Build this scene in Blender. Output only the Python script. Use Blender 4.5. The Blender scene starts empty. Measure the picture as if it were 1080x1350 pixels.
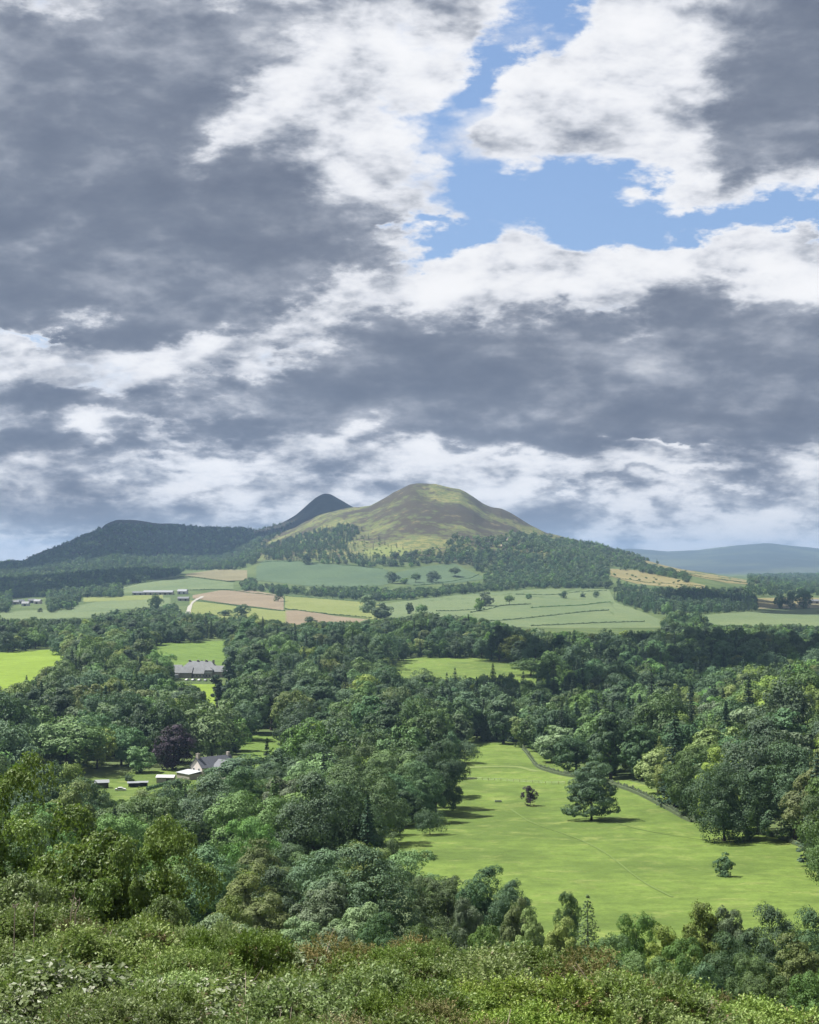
import bpy, math, random, os
import numpy as np
from math import radians, sin, cos, pi

# ------------------------------------------------------------------ basics
sc = bpy.context.scene
COL = sc.collection
F = 2000.0          # focal length in photograph pixels (1080 wide)
CX, HY = 540.0, 745.0
RNG = np.random.default_rng(7)
random.seed(7)

def tag(o, label=None, cat=None, group=None, kind=None):
    if label: o['label'] = label
    if cat: o['category'] = cat
    if group: o['group'] = group
    if kind: o['kind'] = kind
    return o

def link(o, parent=None):
    COL.objects.link(o)
    if parent is not None: o.parent = parent
    return o

def empty(name, loc, rz=0.0, s=1.0):
    o = bpy.data.objects.new(name, None)
    o.empty_display_size = 0.5
    o.location = loc; o.rotation_euler = (0, 0, rz); o.scale = (s, s, s) if not isinstance(s, tuple) else s
    return link(o)

def mesh_np(name, V, Fq, mats=(), mi=None, smooth=False):
    """V (n,3); Fq (m,4) or (m,3) or list of such arrays"""
    me = bpy.data.meshes.new(name)
    V = np.ascontiguousarray(V, dtype=np.float32)
    fs = Fq if isinstance(Fq, list) else [Fq]
    fs = [np.asarray(f, dtype=np.int32) for f in fs if len(f)]
    idx = np.concatenate([f.ravel() for f in fs])
    tot = np.concatenate([np.full(len(f), f.shape[1], np.int32) for f in fs])
    st = np.concatenate([[0], np.cumsum(tot)[:-1]]).astype(np.int32)
    me.vertices.add(len(V)); me.vertices.foreach_set('co', V.ravel())
    me.loops.add(len(idx)); me.loops.foreach_set('vertex_index', idx)
    me.polygons.add(len(tot)); me.polygons.foreach_set('loop_start', st); me.polygons.foreach_set('loop_total', tot)
    for m in mats: me.materials.append(m)
    if mi is not None: me.polygons.foreach_set('material_index', np.asarray(mi, np.int32))
    me.polygons.foreach_set('use_smooth', np.full(len(tot), bool(smooth)))
    me.update(calc_edges=True)
    return me

class MB:
    """collects boxes, prisms and tubes and links them as one mesh object"""
    def __init__(s): s.V = []; s.F4 = []; s.F3 = []; s.n = 0
    def add(s, V, F4=(), F3=()):
        V = np.asarray(V, float).reshape(-1, 3)
        s.V.append(V)
        if len(F4): s.F4.append(np.asarray(F4, int) + s.n)
        if len(F3): s.F3.append(np.asarray(F3, int) + s.n)
        s.n += len(V); return s
    def box(s, c, d, rz=0.0):
        x, y, z = d[0]/2, d[1]/2, d[2]/2
        P = np.array([[a*x, b*y, e*z] for e in (-1, 1) for a, b in ((-1,-1),(1,-1),(1,1),(-1,1))])
        if rz:
            cr, sr = cos(rz), sin(rz); P[:, :2] = P[:, :2] @ np.array([[cr, sr], [-sr, cr]])
        return s.add(P + np.array(c), [[0,3,2,1],[4,5,6,7],[0,1,5,4],[1,2,6,5],[2,3,7,6],[3,0,4,7]])
    def gable(s, c, L, W, h, over=0.3, t=0.18):
        """pitched roof with the ridge along x, two slabs; c = centre at eaves height"""
        x = L/2 + over; y = W/2 + over; e = -over*h/(W/2)
        for q in (1, -1):
            P = [[-x, q*y, e], [x, q*y, e], [x, 0, h], [-x, 0, h], [-x, q*y, e+t], [x, q*y, e+t], [x, 0, h+t], [-x, 0, h+t]]
            s.add(np.array(P) + np.array(c), [[0,3,2,1],[4,5,6,7],[0,1,5,4],[1,2,6,5],[2,3,7,6],[3,0,4,7]])
        return s
    def hip(s, c, L, W, h, over=0.4):
        x = L/2 + over; y = W/2 + over; r = max(0.3, L/2 - W/2)
        P = [[-x,-y,0],[x,-y,0],[x,y,0],[-x,y,0],[-r,0,h],[r,0,h],[-x,-y,-.2],[x,-y,-.2],[x,y,-.2],[-x,y,-.2]]
        return s.add(np.array(P) + np.array(c), [[0,1,5,4],[2,3,4,5],[6,7,1,0],[7,8,2,1],[8,9,3,2],[9,6,0,3],[6,9,8,7]], [[1,2,5],[3,0,4]])
    def house(s, c, L, W, hw, hr):
        """walls with gable ends, ridge along x, c = centre of the foot"""
        x, y = L/2, W/2
        P = [[-x,-y,0],[x,-y,0],[x,y,0],[-x,y,0],[-x,-y,hw],[x,-y,hw],[x,y,hw],[-x,y,hw],[-x,0,hw+hr],[x,0,hw+hr]]
        return s.add(np.array(P) + np.array(c), [[0,1,5,4],[2,3,7,6],[1,2,6,5],[3,0,4,7],[4,5,9,8],[6,7,8,9]], [[5,6,9],[7,4,8]])
    def tube(s, pts, rad, n=7):
        pts = np.asarray(pts, float); k = len(pts); rad = np.broadcast_to(rad, (k,))
        d = np.gradient(pts, axis=0); V = []
        for i in range(k):
            t = d[i]/(np.linalg.norm(d[i])+1e-9)
            a = np.cross(t, [0.3, 1, 0.1] if abs(t[2]) > .5 else [0, 0, 1.]); a /= np.linalg.norm(a)+1e-9
            b = np.cross(t, a)
            for j in range(n):
                q = 2*pi*j/n; V.append(pts[i] + rad[i]*(cos(q)*a + sin(q)*b))
        Fq = [[i*n+j, i*n+(j+1) % n, (i+1)*n+(j+1) % n, (i+1)*n+j] for i in range(k-1) for j in range(n)]
        return s.add(V, Fq)
    def mesh(s, name, mat, smooth=False):
        fs = []
        if s.F4: fs.append(np.concatenate(s.F4))
        if s.F3: fs.append(np.concatenate(s.F3))
        return mesh_np(name, np.concatenate(s.V), fs, [mat], smooth=smooth)
    def build(s, name, mat, parent=None, smooth=False):
        return link(bpy.data.objects.new(name, s.mesh(name, mat, smooth)), parent)

# ------------------------------------------------------------------ node helpers
class NT:
    def __init__(s, tree): s.t = tree; s.n = tree.nodes; s.l = tree.links
    def new(s, kind, **kw):
        nd = s.n.new(kind)
        for k, v in kw.items(): setattr(nd, k, v)
        return nd
    def put(s, sock, v):
        if v is None: return
        if hasattr(v, 'is_output'): s.l.new(v, sock)
        else: sock.default_value = v
    def m(s, op, a, b=None, c=None, clamp=False):
        nd = s.new('ShaderNodeMath', operation=op, use_clamp=clamp)
        s.put(nd.inputs[0], a); s.put(nd.inputs[1], b); s.put(nd.inputs[2], c)
        return nd.outputs[0]
    def v(s, op, a, b=None):
        nd = s.new('ShaderNodeVectorMath', operation=op)
        s.put(nd.inputs[0], a); s.put(nd.inputs[1], b)
        return nd.outputs[0]
    def scale(s, a, f):
        nd = s.new('ShaderNodeVectorMath', operation='SCALE'); s.put(nd.inputs[0], a); s.put(nd.inputs[3], f); return nd.outputs[0]
    def noise(s, vec, scale, detail=4, rough=.5, dist=0.0, color=False):
        nd = s.new('ShaderNodeTexNoise'); s.put(nd.inputs['Vector'], vec)
        nd.inputs['Scale'].default_value = scale; nd.inputs['Detail'].default_value = detail
        nd.inputs['Roughness'].default_value = rough; nd.inputs['Distortion'].default_value = dist
        return nd.outputs['Color' if color else 'Fac']
    def rng(s, v, a, b, c=0.0, d=1.0, mode='SMOOTHSTEP'):
        nd = s.new('ShaderNodeMapRange', interpolation_type=mode, clamp=True)
        s.put(nd.inputs[0], v)
        for i, q in enumerate((a, b, c, d)): s.put(nd.inputs[i+1], q)
        return nd.outputs[0]
    def mix(s, f, a, b, blend='MIX'):
        nd = s.new('ShaderNodeMix', data_type='RGBA', blend_type=blend)
        s.put(nd.inputs[0], f)
        s.put(nd.inputs[6], a if hasattr(a, 'is_output') else (*a, 1)); s.put(nd.inputs[7], b if hasattr(b, 'is_output') else (*b, 1))
        return nd.outputs[2]

MATS = {}
def material(name):
    m = bpy.data.materials.new(name); m.use_nodes = True
    nt = NT(m.node_tree); b = m.node_tree.nodes['Principled BSDF']
    b.inputs['Specular IOR Level'].default_value = 0.25
    MATS[name] = m
    return m, nt, b, m.node_tree.nodes['Material Output']

def foliage(name, a, b_, c, vary=0.35, translucent=0.22, scale=0.35, rough=0.6, leaf=6.0, brown=None):
    """leaf material: a dark, b_ mid, c light young growth"""
    m, nt, bs, out = material(name)
    tc = nt.new('ShaderNodeTexCoord').outputs['Object']
    oi = nt.new('ShaderNodeObjectInfo').outputs['Random']
    n1 = nt.noise(tc, scale, 3, .6)
    n2 = nt.noise(tc, leaf, 1, .5)
    col = nt.mix(nt.rng(n1, .35, .62), a, b_)
    col = nt.mix(nt.rng(n2, .45, .75, 0, .5), col, c)
    if brown is not None:
        n3 = nt.noise(tc, scale*2.3, 3, .6)
        col = nt.mix(nt.rng(n3, brown[3], brown[3]+.08), col, brown[:3])
    hs = nt.new('ShaderNodeHueSaturation')
    nt.put(hs.inputs['Hue'], nt.m('ADD', .5 - .022*vary/.35, nt.m('MULTIPLY', oi, .028*vary/.35)))
    r2 = nt.m('FRACT', nt.m('MULTIPLY', oi, 37.7))
    r3 = nt.m('FRACT', nt.m('MULTIPLY', oi, 113.3))
    nt.put(hs.inputs['Saturation'], nt.m('ADD', .84, nt.m('MULTIPLY', r3, .30)))
    nt.put(hs.inputs['Value'], nt.m('ADD', 1-vary*.95, nt.m('MULTIPLY', nt.m('MULTIPLY', r2, r2), vary*3.2)))
    nt.put(hs.inputs['Color'], col)
    nt.put(bs.inputs['Base Color'], hs.outputs[0])
    bs.inputs['Roughness'].default_value = rough
    tr = nt.new('ShaderNodeBsdfTranslucent'); nt.put(tr.inputs[0], nt.mix(.5, hs.outputs[0], (.12, .2, .02)))
    mx = nt.new('ShaderNodeMixShader'); mx.inputs[0].default_value = translucent
    nt.l.new(bs.outputs[0], mx.inputs[1]); nt.l.new(tr.outputs[0], mx.inputs[2]); nt.l.new(mx.outputs[0], out.inputs[0])
    return m

def plain(name, col, rough=.8, noise_scale=1.5, amp=.25, bump=0.0, metallic=0.0):
    m, nt, bs, out = material(name)
    tc = nt.new('ShaderNodeTexCoord').outputs['Object']
    n = nt.noise(tc, noise_scale, 6, .62)
    c = nt.mix(n, tuple(x*(1-amp) for x in col), tuple(min(1, x*(1+amp)) for x in col))
    nt.put(bs.inputs['Base Color'], c); bs.inputs['Roughness'].default_value = rough
    bs.inputs['Metallic'].default_value = metallic
    if bump:
        bp = nt.new('ShaderNodeBump'); bp.inputs['Strength'].default_value = bump; bp.inputs['Distance'].default_value = .05
        nt.put(bp.inputs['Height'], nt.noise(tc, noise_scale*6, 4)); nt.put(bs.inputs['Normal'], bp.outputs[0])
    return m

# ------------------------------------------------------------------ terrain
def prof(pts):
    a = np.array(pts, float); return lambda x: np.interp(x, a[:, 0], a[:, 1])
TPX = np.array([-1300, -500, 0, 200, 400, 540, 700, 900, 1080, 1700, 2600.])
TZ = {
 -80: [-3]*11, -10: [-.9]*11, 0: [-1.6]*11, 6: [-2.55]*6+[-2.6,-2.7,-2.75,-2.8,-2.8], 8.6: [-3.1]*6+[-3.15,-3.35,-3.5,-3.5,-3.5], 12: [-3.85]*6+[-3.95,-4.3,-4.55,-4.6,-4.6], 14.5: [-4.3]*6+[-4.4,-4.85,-5.1,-5.2,-5.2], 25: [-8.6]*11, 60: [-20]*11,
 120: [-38,-38,-38,-38,-38,-39,-40,-40,-40,-40,-40],
 200: [-52,-52,-52,-53,-54,-55,-56,-56,-56,-54,-52],
 250: [-60,-60,-61,-61,-62,-62,-62,-62,-61,-60,-58],
 350: [-72,-72,-72,-72,-72,-71.5,-71.5,-71,-71,-70,-68],
 480: [-80,-80,-82,-82,-82,-81.5,-81,-80,-78,-74,-70],
 620: [-86,-86,-88,-89.5,-90,-88,-88,-83,-72,-62,-60],
 780: [-88,-88,-90,-91,-92,-94,-93.6,-88,-76,-66,-62],
 920: [-86,-86,-88,-89,-90,-94,-98,-99,-88,-80,-70],
 1100: [-84,-84,-86,-86,-86,-85,-88,-94,-92,-88,-80],
 1400: [-80,-80,-83,-80,-78,-84,-82,-86,-88,-86,-80],
 1600: [-74,-74,-80,-75,-72,-66,-68,-82,-86,-86,-80],
 1900: [-78,-78,-80,-77,-76,-78,-80,-80,-80,-80,-80],
 2400: [-74,-74,-76,-72,-70,-68,-68,-72,-77,-78,-78],
 2900: [-66,-66,-70,-58,-52,-52,-50,-58,-80,-78,-78],
 3300: [-60,-60,-64,-30,-32,-30,-28,-40,-78,-78,-78],
 3700: [-50,-50,-50,-20,5,9,5,-25,-72,-74,-74],
 4600: [-40,-40,-30,-10,10,10,0,-40,-70,-70,-70],
 7000: [-60,-60,-60,-60,-60,-60,-60,-60,-62,-66,-66],
 11000: [-60]*11, 20000: [-60]*11, 24000: [-60]*11}
TY = np.array(sorted(TZ)); TT = np.array([TZ[k] for k in sorted(TZ)], float)

RIDGES = [
 # ridge distance, front start, back end, silhouette
 (4600, 3300, 6200, 1.25, prof([(-600,830),(200,790),(300,752),(340,722),(400,698),(440,682),(472,672),(488,668),(500,661),(512,654),(519,648.5),(530,643.5),(540,638.5),(549,636.6),(562,637.4),(574,638),(584,641),(597,643.5),(606,644.5),(614,648),(626,655),(637,663),(648,668),(661,670.5),(672,675),(684,683),(700,692.5),(722,703),(750,709),(780,718),(830,731),(850,738),(880,746),(930,756),(985,766),(1080,780),(1300,800),(2600,830)])),
 (5900, 4300, 7600, 1.35, prof([(-1300,800),(-300,760),(-60,750),(0,745),(30,739),(60,725),(100,713),(127,702),(140,690),(152,685),(175,686),(200,689),(240,692),(258,698),(300,699),(335,699),(370,690),(390,678),(405,666),(416,656.5),(424,651.5),(430,650),(437,651.5),(452,660),(470,671),(520,705),(600,745),(900,790),(2600,800)])),
 (14500, 10500, 19000, 1.0, prof([(-1300,735),(-400,738),(0,743),(300,742),(700,730),(830,723),(880,727),(920,725),(960,720),(1000,716.5),(1015,716),(1040,719),(1080,723),(1200,732),(1700,728),(2600,735)])),
]
def wav(X, Y):
    X = np.asarray(X, float); Y = np.asarray(Y, float)
    return (np.sin(X*.011+1.3)*np.cos(Y*.009+.4) + .5*np.sin(X*.027+Y*.019) + .35*np.sin(X*.06-Y*.047+2) + .2*np.sin(X*.13+Y*.11))
def H(X, Y):
    X = np.asarray(X, float); Y = np.asarray(Y, float); X, Y = np.broadcast_arrays(X, Y)
    Yc = np.maximum(Y, 6.0)
    px = np.clip(CX + F*X/Yc, TPX[0], TPX[-1])
    i = np.clip(np.searchsorted(TY, Y, side='right')-1, 0, len(TY)-2)
    t = np.clip((Y-TY[i])/(TY[i+1]-TY[i]), 0, 1)
    j = np.clip(np.searchsorted(TPX, px, side='right')-1, 0, len(TPX)-2)
    s = (px-TPX[j])/(TPX[j+1]-TPX[j]); s = s*s*(3-2*s)
    z = (TT[i, j]*(1-s)+TT[i, j+1]*s)*(1-t) + (TT[i+1, j]*(1-s)+TT[i+1, j+1]*s)*t
    for Y0, Ya, Yb, p, sil in RIDGES:
        zr = (HY-sil(px))*Y0/F
        f = np.where(Y < Y0, np.clip((Y-Ya)/(Y0-Ya), 0, 1), np.clip((Yb-Y)/(Yb-Y0), 0, 1))
        f = np.where(Y < Y0, f**p, f*f*(3-2*f)); 
        z = np.where((f > 0) & (zr > z), z+(zr-z)*f, z)
    amp = np.clip((Y-2200)/2500, 0, 1)*2.2 + np.clip((Y-200)/400, 0, 1)*.5
    far = np.clip((Y-3600)/600, 0, 1)
    n = wav(X, Y)*amp + far*4.0*wav(X*.35+90, Y*.3) + far*np.clip((9000-Y)/1500, 0, 1)*(3.2*np.sin(X*.034+2.2*np.sin(Y*.0061)+.8*np.sin(X*.013))*np.cos(Y*.010+np.sin(X*.011)) + 1.5*np.sin(X*.09+Y*.021)*np.sin(Y*.033-X*.02))
    for Y0 in (4600, 5900, 14500): n = n*np.where(np.abs(Y-Y0) < Y0*.02, .35, 1.0)
    return z + n

def PY(X, Y): return HY - F*H(X, Y)/Y
def unproj(px, py, ya=200., yb=4500.):
    """ground point under a photograph pixel, the nearest between ya and yb"""
    Y = np.geomspace(ya, yb, 900); X = (px-CX)*Y/F; g = PY(X, Y)
    k = np.where(g <= py)[0]
    if len(k) == 0: y = Y[int(np.argmin(g))]
    elif k[0] == 0: y = Y[0]
    else:
        a = k[0]-1; y = Y[a] + (Y[a+1]-Y[a])*(g[a]-py)/(g[a]-g[a+1]+1e-9)
    x = (px-CX)*y/F
    return float(x), float(y), float(H(x, y))
def inpoly(px, py, poly):
    px = np.asarray(px, float); py = np.asarray(py, float); c = np.zeros(np.broadcast(px, py).shape, bool)
    n = len(poly)
    for i in range(n):
        x1, y1 = poly[i]; x2, y2 = poly[(i+1) % n]
        if y1 == y2: continue
        c ^= ((y1 > py) != (y2 > py)) & (px < (x2-x1)*(py-y1)/(y2-y1)+x1)
    return c
# ------------------------------------------------------------------ camera, sun, sky
cam_d = bpy.data.cameras.new('camera'); cam = link(bpy.data.objects.new('camera', cam_d))
cam.location = (0, 0, 0); cam.rotation_euler = (radians(90), 0, 0)
cam_d.sensor_fit = 'HORIZONTAL'; cam_d.sensor_width = 36; cam_d.lens = 36*F/1080
cam_d.shift_y = (HY-675)/1080
cam_d.clip_start = .1; cam_d.clip_end = 200000
sc.camera = cam

SUN_AZ, SUN_EL = radians(-72), radians(57)      # azimuth from the view direction, to the left
sl = bpy.data.lights.new('sun', 'SUN'); sl.energy = 5.0; sl.angle = radians(.6); sl.color = (1, .965, .90)
so = link(bpy.data.objects.new('sun', sl)); so.location = (-50, 40, 80)
so.rotation_euler = (radians(90)-SUN_EL, 0, -SUN_AZ + pi)
from mathutils import Vector
so.rotation_euler = Vector((sin(SUN_AZ)*cos(SUN_EL), cos(SUN_AZ)*cos(SUN_EL), sin(SUN_EL))).to_track_quat('Z', 'Y').to_euler()

w = bpy.data.worlds.new('World'); sc.world = w; w.use_nodes = True
nt = NT(w.node_tree); w.node_tree.nodes.clear()
wo = nt.new('ShaderNodeOutputWorld'); bg = nt.new('ShaderNodeBackground'); nt.l.new(bg.outputs[0], wo.inputs[0])
WS = 0.07
bg.inputs[1].default_value = WS
sky = nt.new('ShaderNodeTexSky', sky_type='NISHITA', sun_disc=False)
sky.sun_elevation = SUN_EL; sky.sun_rotation = SUN_AZ; sky.altitude = 200; sky.air_density = 1.0; sky.dust_density = .6
d = nt.new('ShaderNodeTexCoord').outputs['Generated']
sp = nt.new('ShaderNodeSeparateXYZ'); nt.l.new(d, sp.inputs[0]); dx, dy, dz = sp.outputs
az = nt.m('ARCTAN2', dx, dy)
el = nt.m('ARCSINE', dz)
zc = nt.m('ADD', nt.m('MAXIMUM', dz, 0.0), .42)
def plane(dzz):
    cb = nt.new('ShaderNodeCombineXYZ'); q = nt.m('ADD', zc, dzz)
    nt.put(cb.inputs[0], nt.m('DIVIDE', dx, q)); nt.put(cb.inputs[1], nt.m('DIVIDE', dy, q)); nt.put(cb.inputs[2], nt.m('MULTIPLY', dz, 2.0))
    return cb.outputs[0]
P0 = plane(0.0); P1 = plane(.022)
W1 = nt.noise(P0, 7.5, 7, .6, 0, True)
W2 = nt.noise(P0, 2.5, 3, .5, 0, True)
def warped(a, k1, k2, i):
    s1 = nt.new('ShaderNodeSeparateColor'); nt.l.new(W1, s1.inputs[0]); s2 = nt.new('ShaderNodeSeparateColor'); nt.l.new(W2, s2.inputs[0])
    return nt.m('ADD', a, nt.m('ADD', nt.m('MULTIPLY', nt.m('SUBTRACT', s1.outputs[i], .5), k1), nt.m('MULTIPLY', nt.m('SUBTRACT', s2.outputs[i], .5), k2)))
azw = warped(az, .16, .10, 0); elw = warped(el, .11, .05, 1)
def blob(px, py, rx, ry, wt, rot=0.0):
    a0 = math.atan((px-CX)/F); e0 = math.atan((HY-py)/F*cos(a0))
    ddx = nt.m('SUBTRACT', azw, a0); ddy = nt.m('SUBTRACT', elw, e0)
    c, s = cos(rot), sin(rot)
    u = nt.m('ADD', nt.m('MULTIPLY', ddx, c*F/rx), nt.m('MULTIPLY', ddy, s*F/rx))
    v = nt.m('ADD', nt.m('MULTIPLY', ddx, -s*F/ry), nt.m('MULTIPLY', ddy, c*F/ry))
    r2 = nt.m('ADD', nt.m('MULTIPLY', u, u), nt.m('MULTIPLY', v, v))
    return nt.m('MULTIPLY', nt.m('EXPONENT', nt.m('MULTIPLY', r2, -1.0)), wt)
def total(lst, base=0.0):
    t = base
    for b in lst: t = nt.m('ADD', t, blob(*b))
    return t
# where the blue shows (negative) and where cloud is certain
cover = total([
 (735,250,75,48,-1.5,-.1),(900,285,170,26,-1.55,.02),(1075,285,110,26,-1.5,0),(625,265,62,42,-1.3,0),(655,195,45,60,-1.0,0),(600,140,45,26,-.75,.3),
 (560,320,60,18,-1.0,0),(680,90,60,26,-1.25,.8),(738,15,40,30,-1.15,.5),(20,433,50,9,-.9,0),(590,320,50,24,-.9,0),
 (900,110,180,95,.9,0),(480,200,70,150,.6,0),(700,350,150,22,.7,0),(950,335,220,18,.6,0),(800,205,90,30,.5,-.2)], .55)
# thick grey cloud (positive) against bright, thin or sunlit cloud (negative)
dark = total([
 (120,170,230,170,1.15,0),(60,330,320,85,.8,0),(330,330,170,70,.85,.1),(420,290,90,60,.5,0),(150,395,330,34,.55,0),(380,30,130,40,.3,0),
 (1000,120,95,70,.9,0),(1060,60,90,90,.5,0),(1010,185,90,34,.35,0),
 (860,480,300,62,1.2,0),(620,500,230,46,1.0,-.05),(1040,400,150,50,.65,0),(760,545,250,30,.8,0),(500,455,90,30,.5,-.3),(960,500,200,60,.4,0),(430,520,120,25,.5,0),
 (230,605,210,16,.4,0),(150,535,180,14,.3,0),(600,560,150,22,.4,0),(1000,610,160,30,.4,0),(60,650,120,35,.4,0),(1000,540,120,26,.5,0),(320,560,160,22,.4,0),(230,505,120,16,.3,0),(960,668,180,26,.25,0),(60,560,120,18,.4,0),
 (400,140,120,60,-.95,.62),(340,200,90,40,-.5,.6),(300,225,60,20,-.55,.5),(520,60,120,50,-.5,0),(490,235,60,50,-.7,0),(560,170,60,60,-.7,0),(30,5,140,22,-.7,0),(330,0,90,14,-.5,0),
 (775,120,95,130,-1.2,0),(850,215,90,50,-.9,0),(1030,235,110,26,-.5,0),(440,405,90,38,-.8,.4),(700,375,260,36,-.9,0),(960,345,200,34,-.7,0),(110,455,220,36,-.95,0),(300,450,140,34,-.7,.2),(90,500,140,22,-.5,0),(180,575,200,12,-.45,0),(230,480,120,22,-.4,0),(560,400,80,50,-.7,0),
 (865,573,36,11,-1.1,0),(1040,575,80,14,-.5,.1),(300,625,150,15,-.6,0),(700,605,260,15,-.6,0),(730,628,110,12,-.5,0),(830,688,70,14,-.5,0),(900,640,120,12,-.5,0),(60,700,140,9,-.6,0),(330,655,120,9,-.5,0),(480,640,120,10,-.4,0),(950,700,160,9,-.4,0),(200,680,120,8,.3,0),(800,655,160,10,.35,0),(60,720,80,8,.2,0),(120,640,60,12,-.4,0)], .36)
na = nt.noise(P0, 3.9, 10, .58, .25)
nb = nt.noise(P0, 11.5, 8, .6, .15)
na1 = nt.noise(P1, 3.9, 5, .58, .25)
nb1 = nt.noise(P1, 11.5, 5, .6, .15)
PB = nt.v('ADD', P0, nt.scale(nt.v('SUBTRACT', W1, (.5, .5, .5)), .12))
bl = nt.m('ABSOLUTE', nt.m('SUBTRACT', nt.noise(PB, 10, 0, .5), .5))
bl2 = nt.m('ABSOLUTE', nt.m('SUBTRACT', nt.noise(PB, 24, 1, .5), .5))
puff = nt.m('ADD', nt.m('MULTIPLY', nt.m('SUBTRACT', bl, .08), 2.6), nt.m('MULTIPLY', nt.m('SUBTRACT', bl2, .08), 1.5))   # rounded cauliflower heads
fine = nt.m('ADD', nt.m('MULTIPLY', nt.m('SUBTRACT', na, .5), 1.9), nt.m('ADD', nt.m('MULTIPLY', nt.m('SUBTRACT', nb, .5), 1.3), nt.m('MULTIPLY', puff, .75)))
relief = nt.m('ADD', nt.m('MULTIPLY', nt.m('SUBTRACT', na, na1), 4.6), nt.m('MULTIPLY', nt.m('SUBTRACT', nb, nb1), 2.8))
C = nt.m('ADD', nt.m('ADD', cover, nt.m('MULTIPLY', nt.m('MAXIMUM', dark, 0.0), .7)), nt.m('MULTIPLY', fine, .8))
C = nt.m('ADD', C, nt.rng(el, .02, .1, .6, 0))
cm = nt.rng(C, -.42, .5)
Ks = nt.m('MULTIPLY', nt.m('TANH', nt.m('MULTIPLY', nt.m('SUBTRACT', dark, .42), 1.7)), .36)
calm = nt.rng(dark, .3, 1.15, 1.2, .55)
K = nt.m('ADD', nt.m('ADD', nt.m('MULTIPLY', Ks, 1.3), .455), nt.m('MULTIPLY', calm, nt.m('ADD', nt.m('MULTIPLY', fine, .34), nt.m('MULTIPLY', relief, -.7))))
K = nt.m('ADD', .5, nt.m('MULTIPLY', nt.m('TANH', nt.m('MULTIPLY', nt.m('SUBTRACT', K, .5), 1.9)), .5))
K = nt.m('MULTIPLY', K, nt.rng(C, .05, .8, .25, 1.0))
lowfade = nt.rng(el, 0.0, .10)                          # far clouds lose contrast towards the horizon
K = nt.m('ADD', nt.m('MULTIPLY', nt.m('SUBTRACT', K, .5), nt.m('ADD', .92, nt.m('MULTIPLY', lowfade, .08))), .5)
rp = nt.new('ShaderNodeValToRGB'); nt.l.new(K, rp.inputs[0])
e = rp.color_ramp.elements
EXPO = 1.25                                              # set below in view_settings
def lin(r, g, b_):
    f = lambda c: ((c/255+.055)/1.055)**2.4 if c > 10 else c/3294
    k = 1/(2**EXPO*WS); return (f(r)*k, f(g)*k, f(b_)*k, 1)
stops = [(0.0, (252,252,254)), (.18, (230,232,238)), (.38, (198,202,210)), (.58, (166,172,184)), (.82, (126,134,150)), (1.0, (104,113,132))]
e[0].position, e[0].color = stops[0][0], lin(*stops[0][1]); e[1].position, e[1].color = stops[-1][0], lin(*stops[-1][1])
for p, c in stops[1:-1]:
    q = e.new(p); q.color = lin(*c)
blue = nt.mix(.45, nt.scale(sky.outputs[0], .85), lin(134, 170, 226)[:3])
col = nt.mix(cm, blue, rp.outputs[0])
hz = nt.rng(el, .0, .05, .3, 0)
col = nt.mix(hz, col, lin(176, 182, 192)[:3])
below = nt.rng(dz, -.02, -.005, 1, 0)
col = nt.mix(below, col, lin(110, 125, 130)[:3])
nt.l.new(col, bg.inputs[0])
w.cycles.sampling_method = 'MANUAL'; w.cycles.sample_map_resolution = 512

sc.view_settings.view_transform = 'Standard'; sc.view_settings.look = 'None'
sc.view_settings.exposure = EXPO; sc.view_settings.gamma = 1
sc.render.engine = 'CYCLES'
cy = sc.cycles
cy.max_bounces = 5; cy.diffuse_bounces = 2; cy.glossy_bounces = 2; cy.transmission_bounces = 3; cy.transparent_max_bounces = 4; cy.volume_bounces = 0
cy.use_denoising = True; cy.denoiser = 'OPENIMAGEDENOISE'; cy.caustics_reflective = False; cy.caustics_refractive = False
cy.use_adaptive_sampling = True; cy.adaptive_threshold = .015
cy.sample_clamp_indirect = 4
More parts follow.
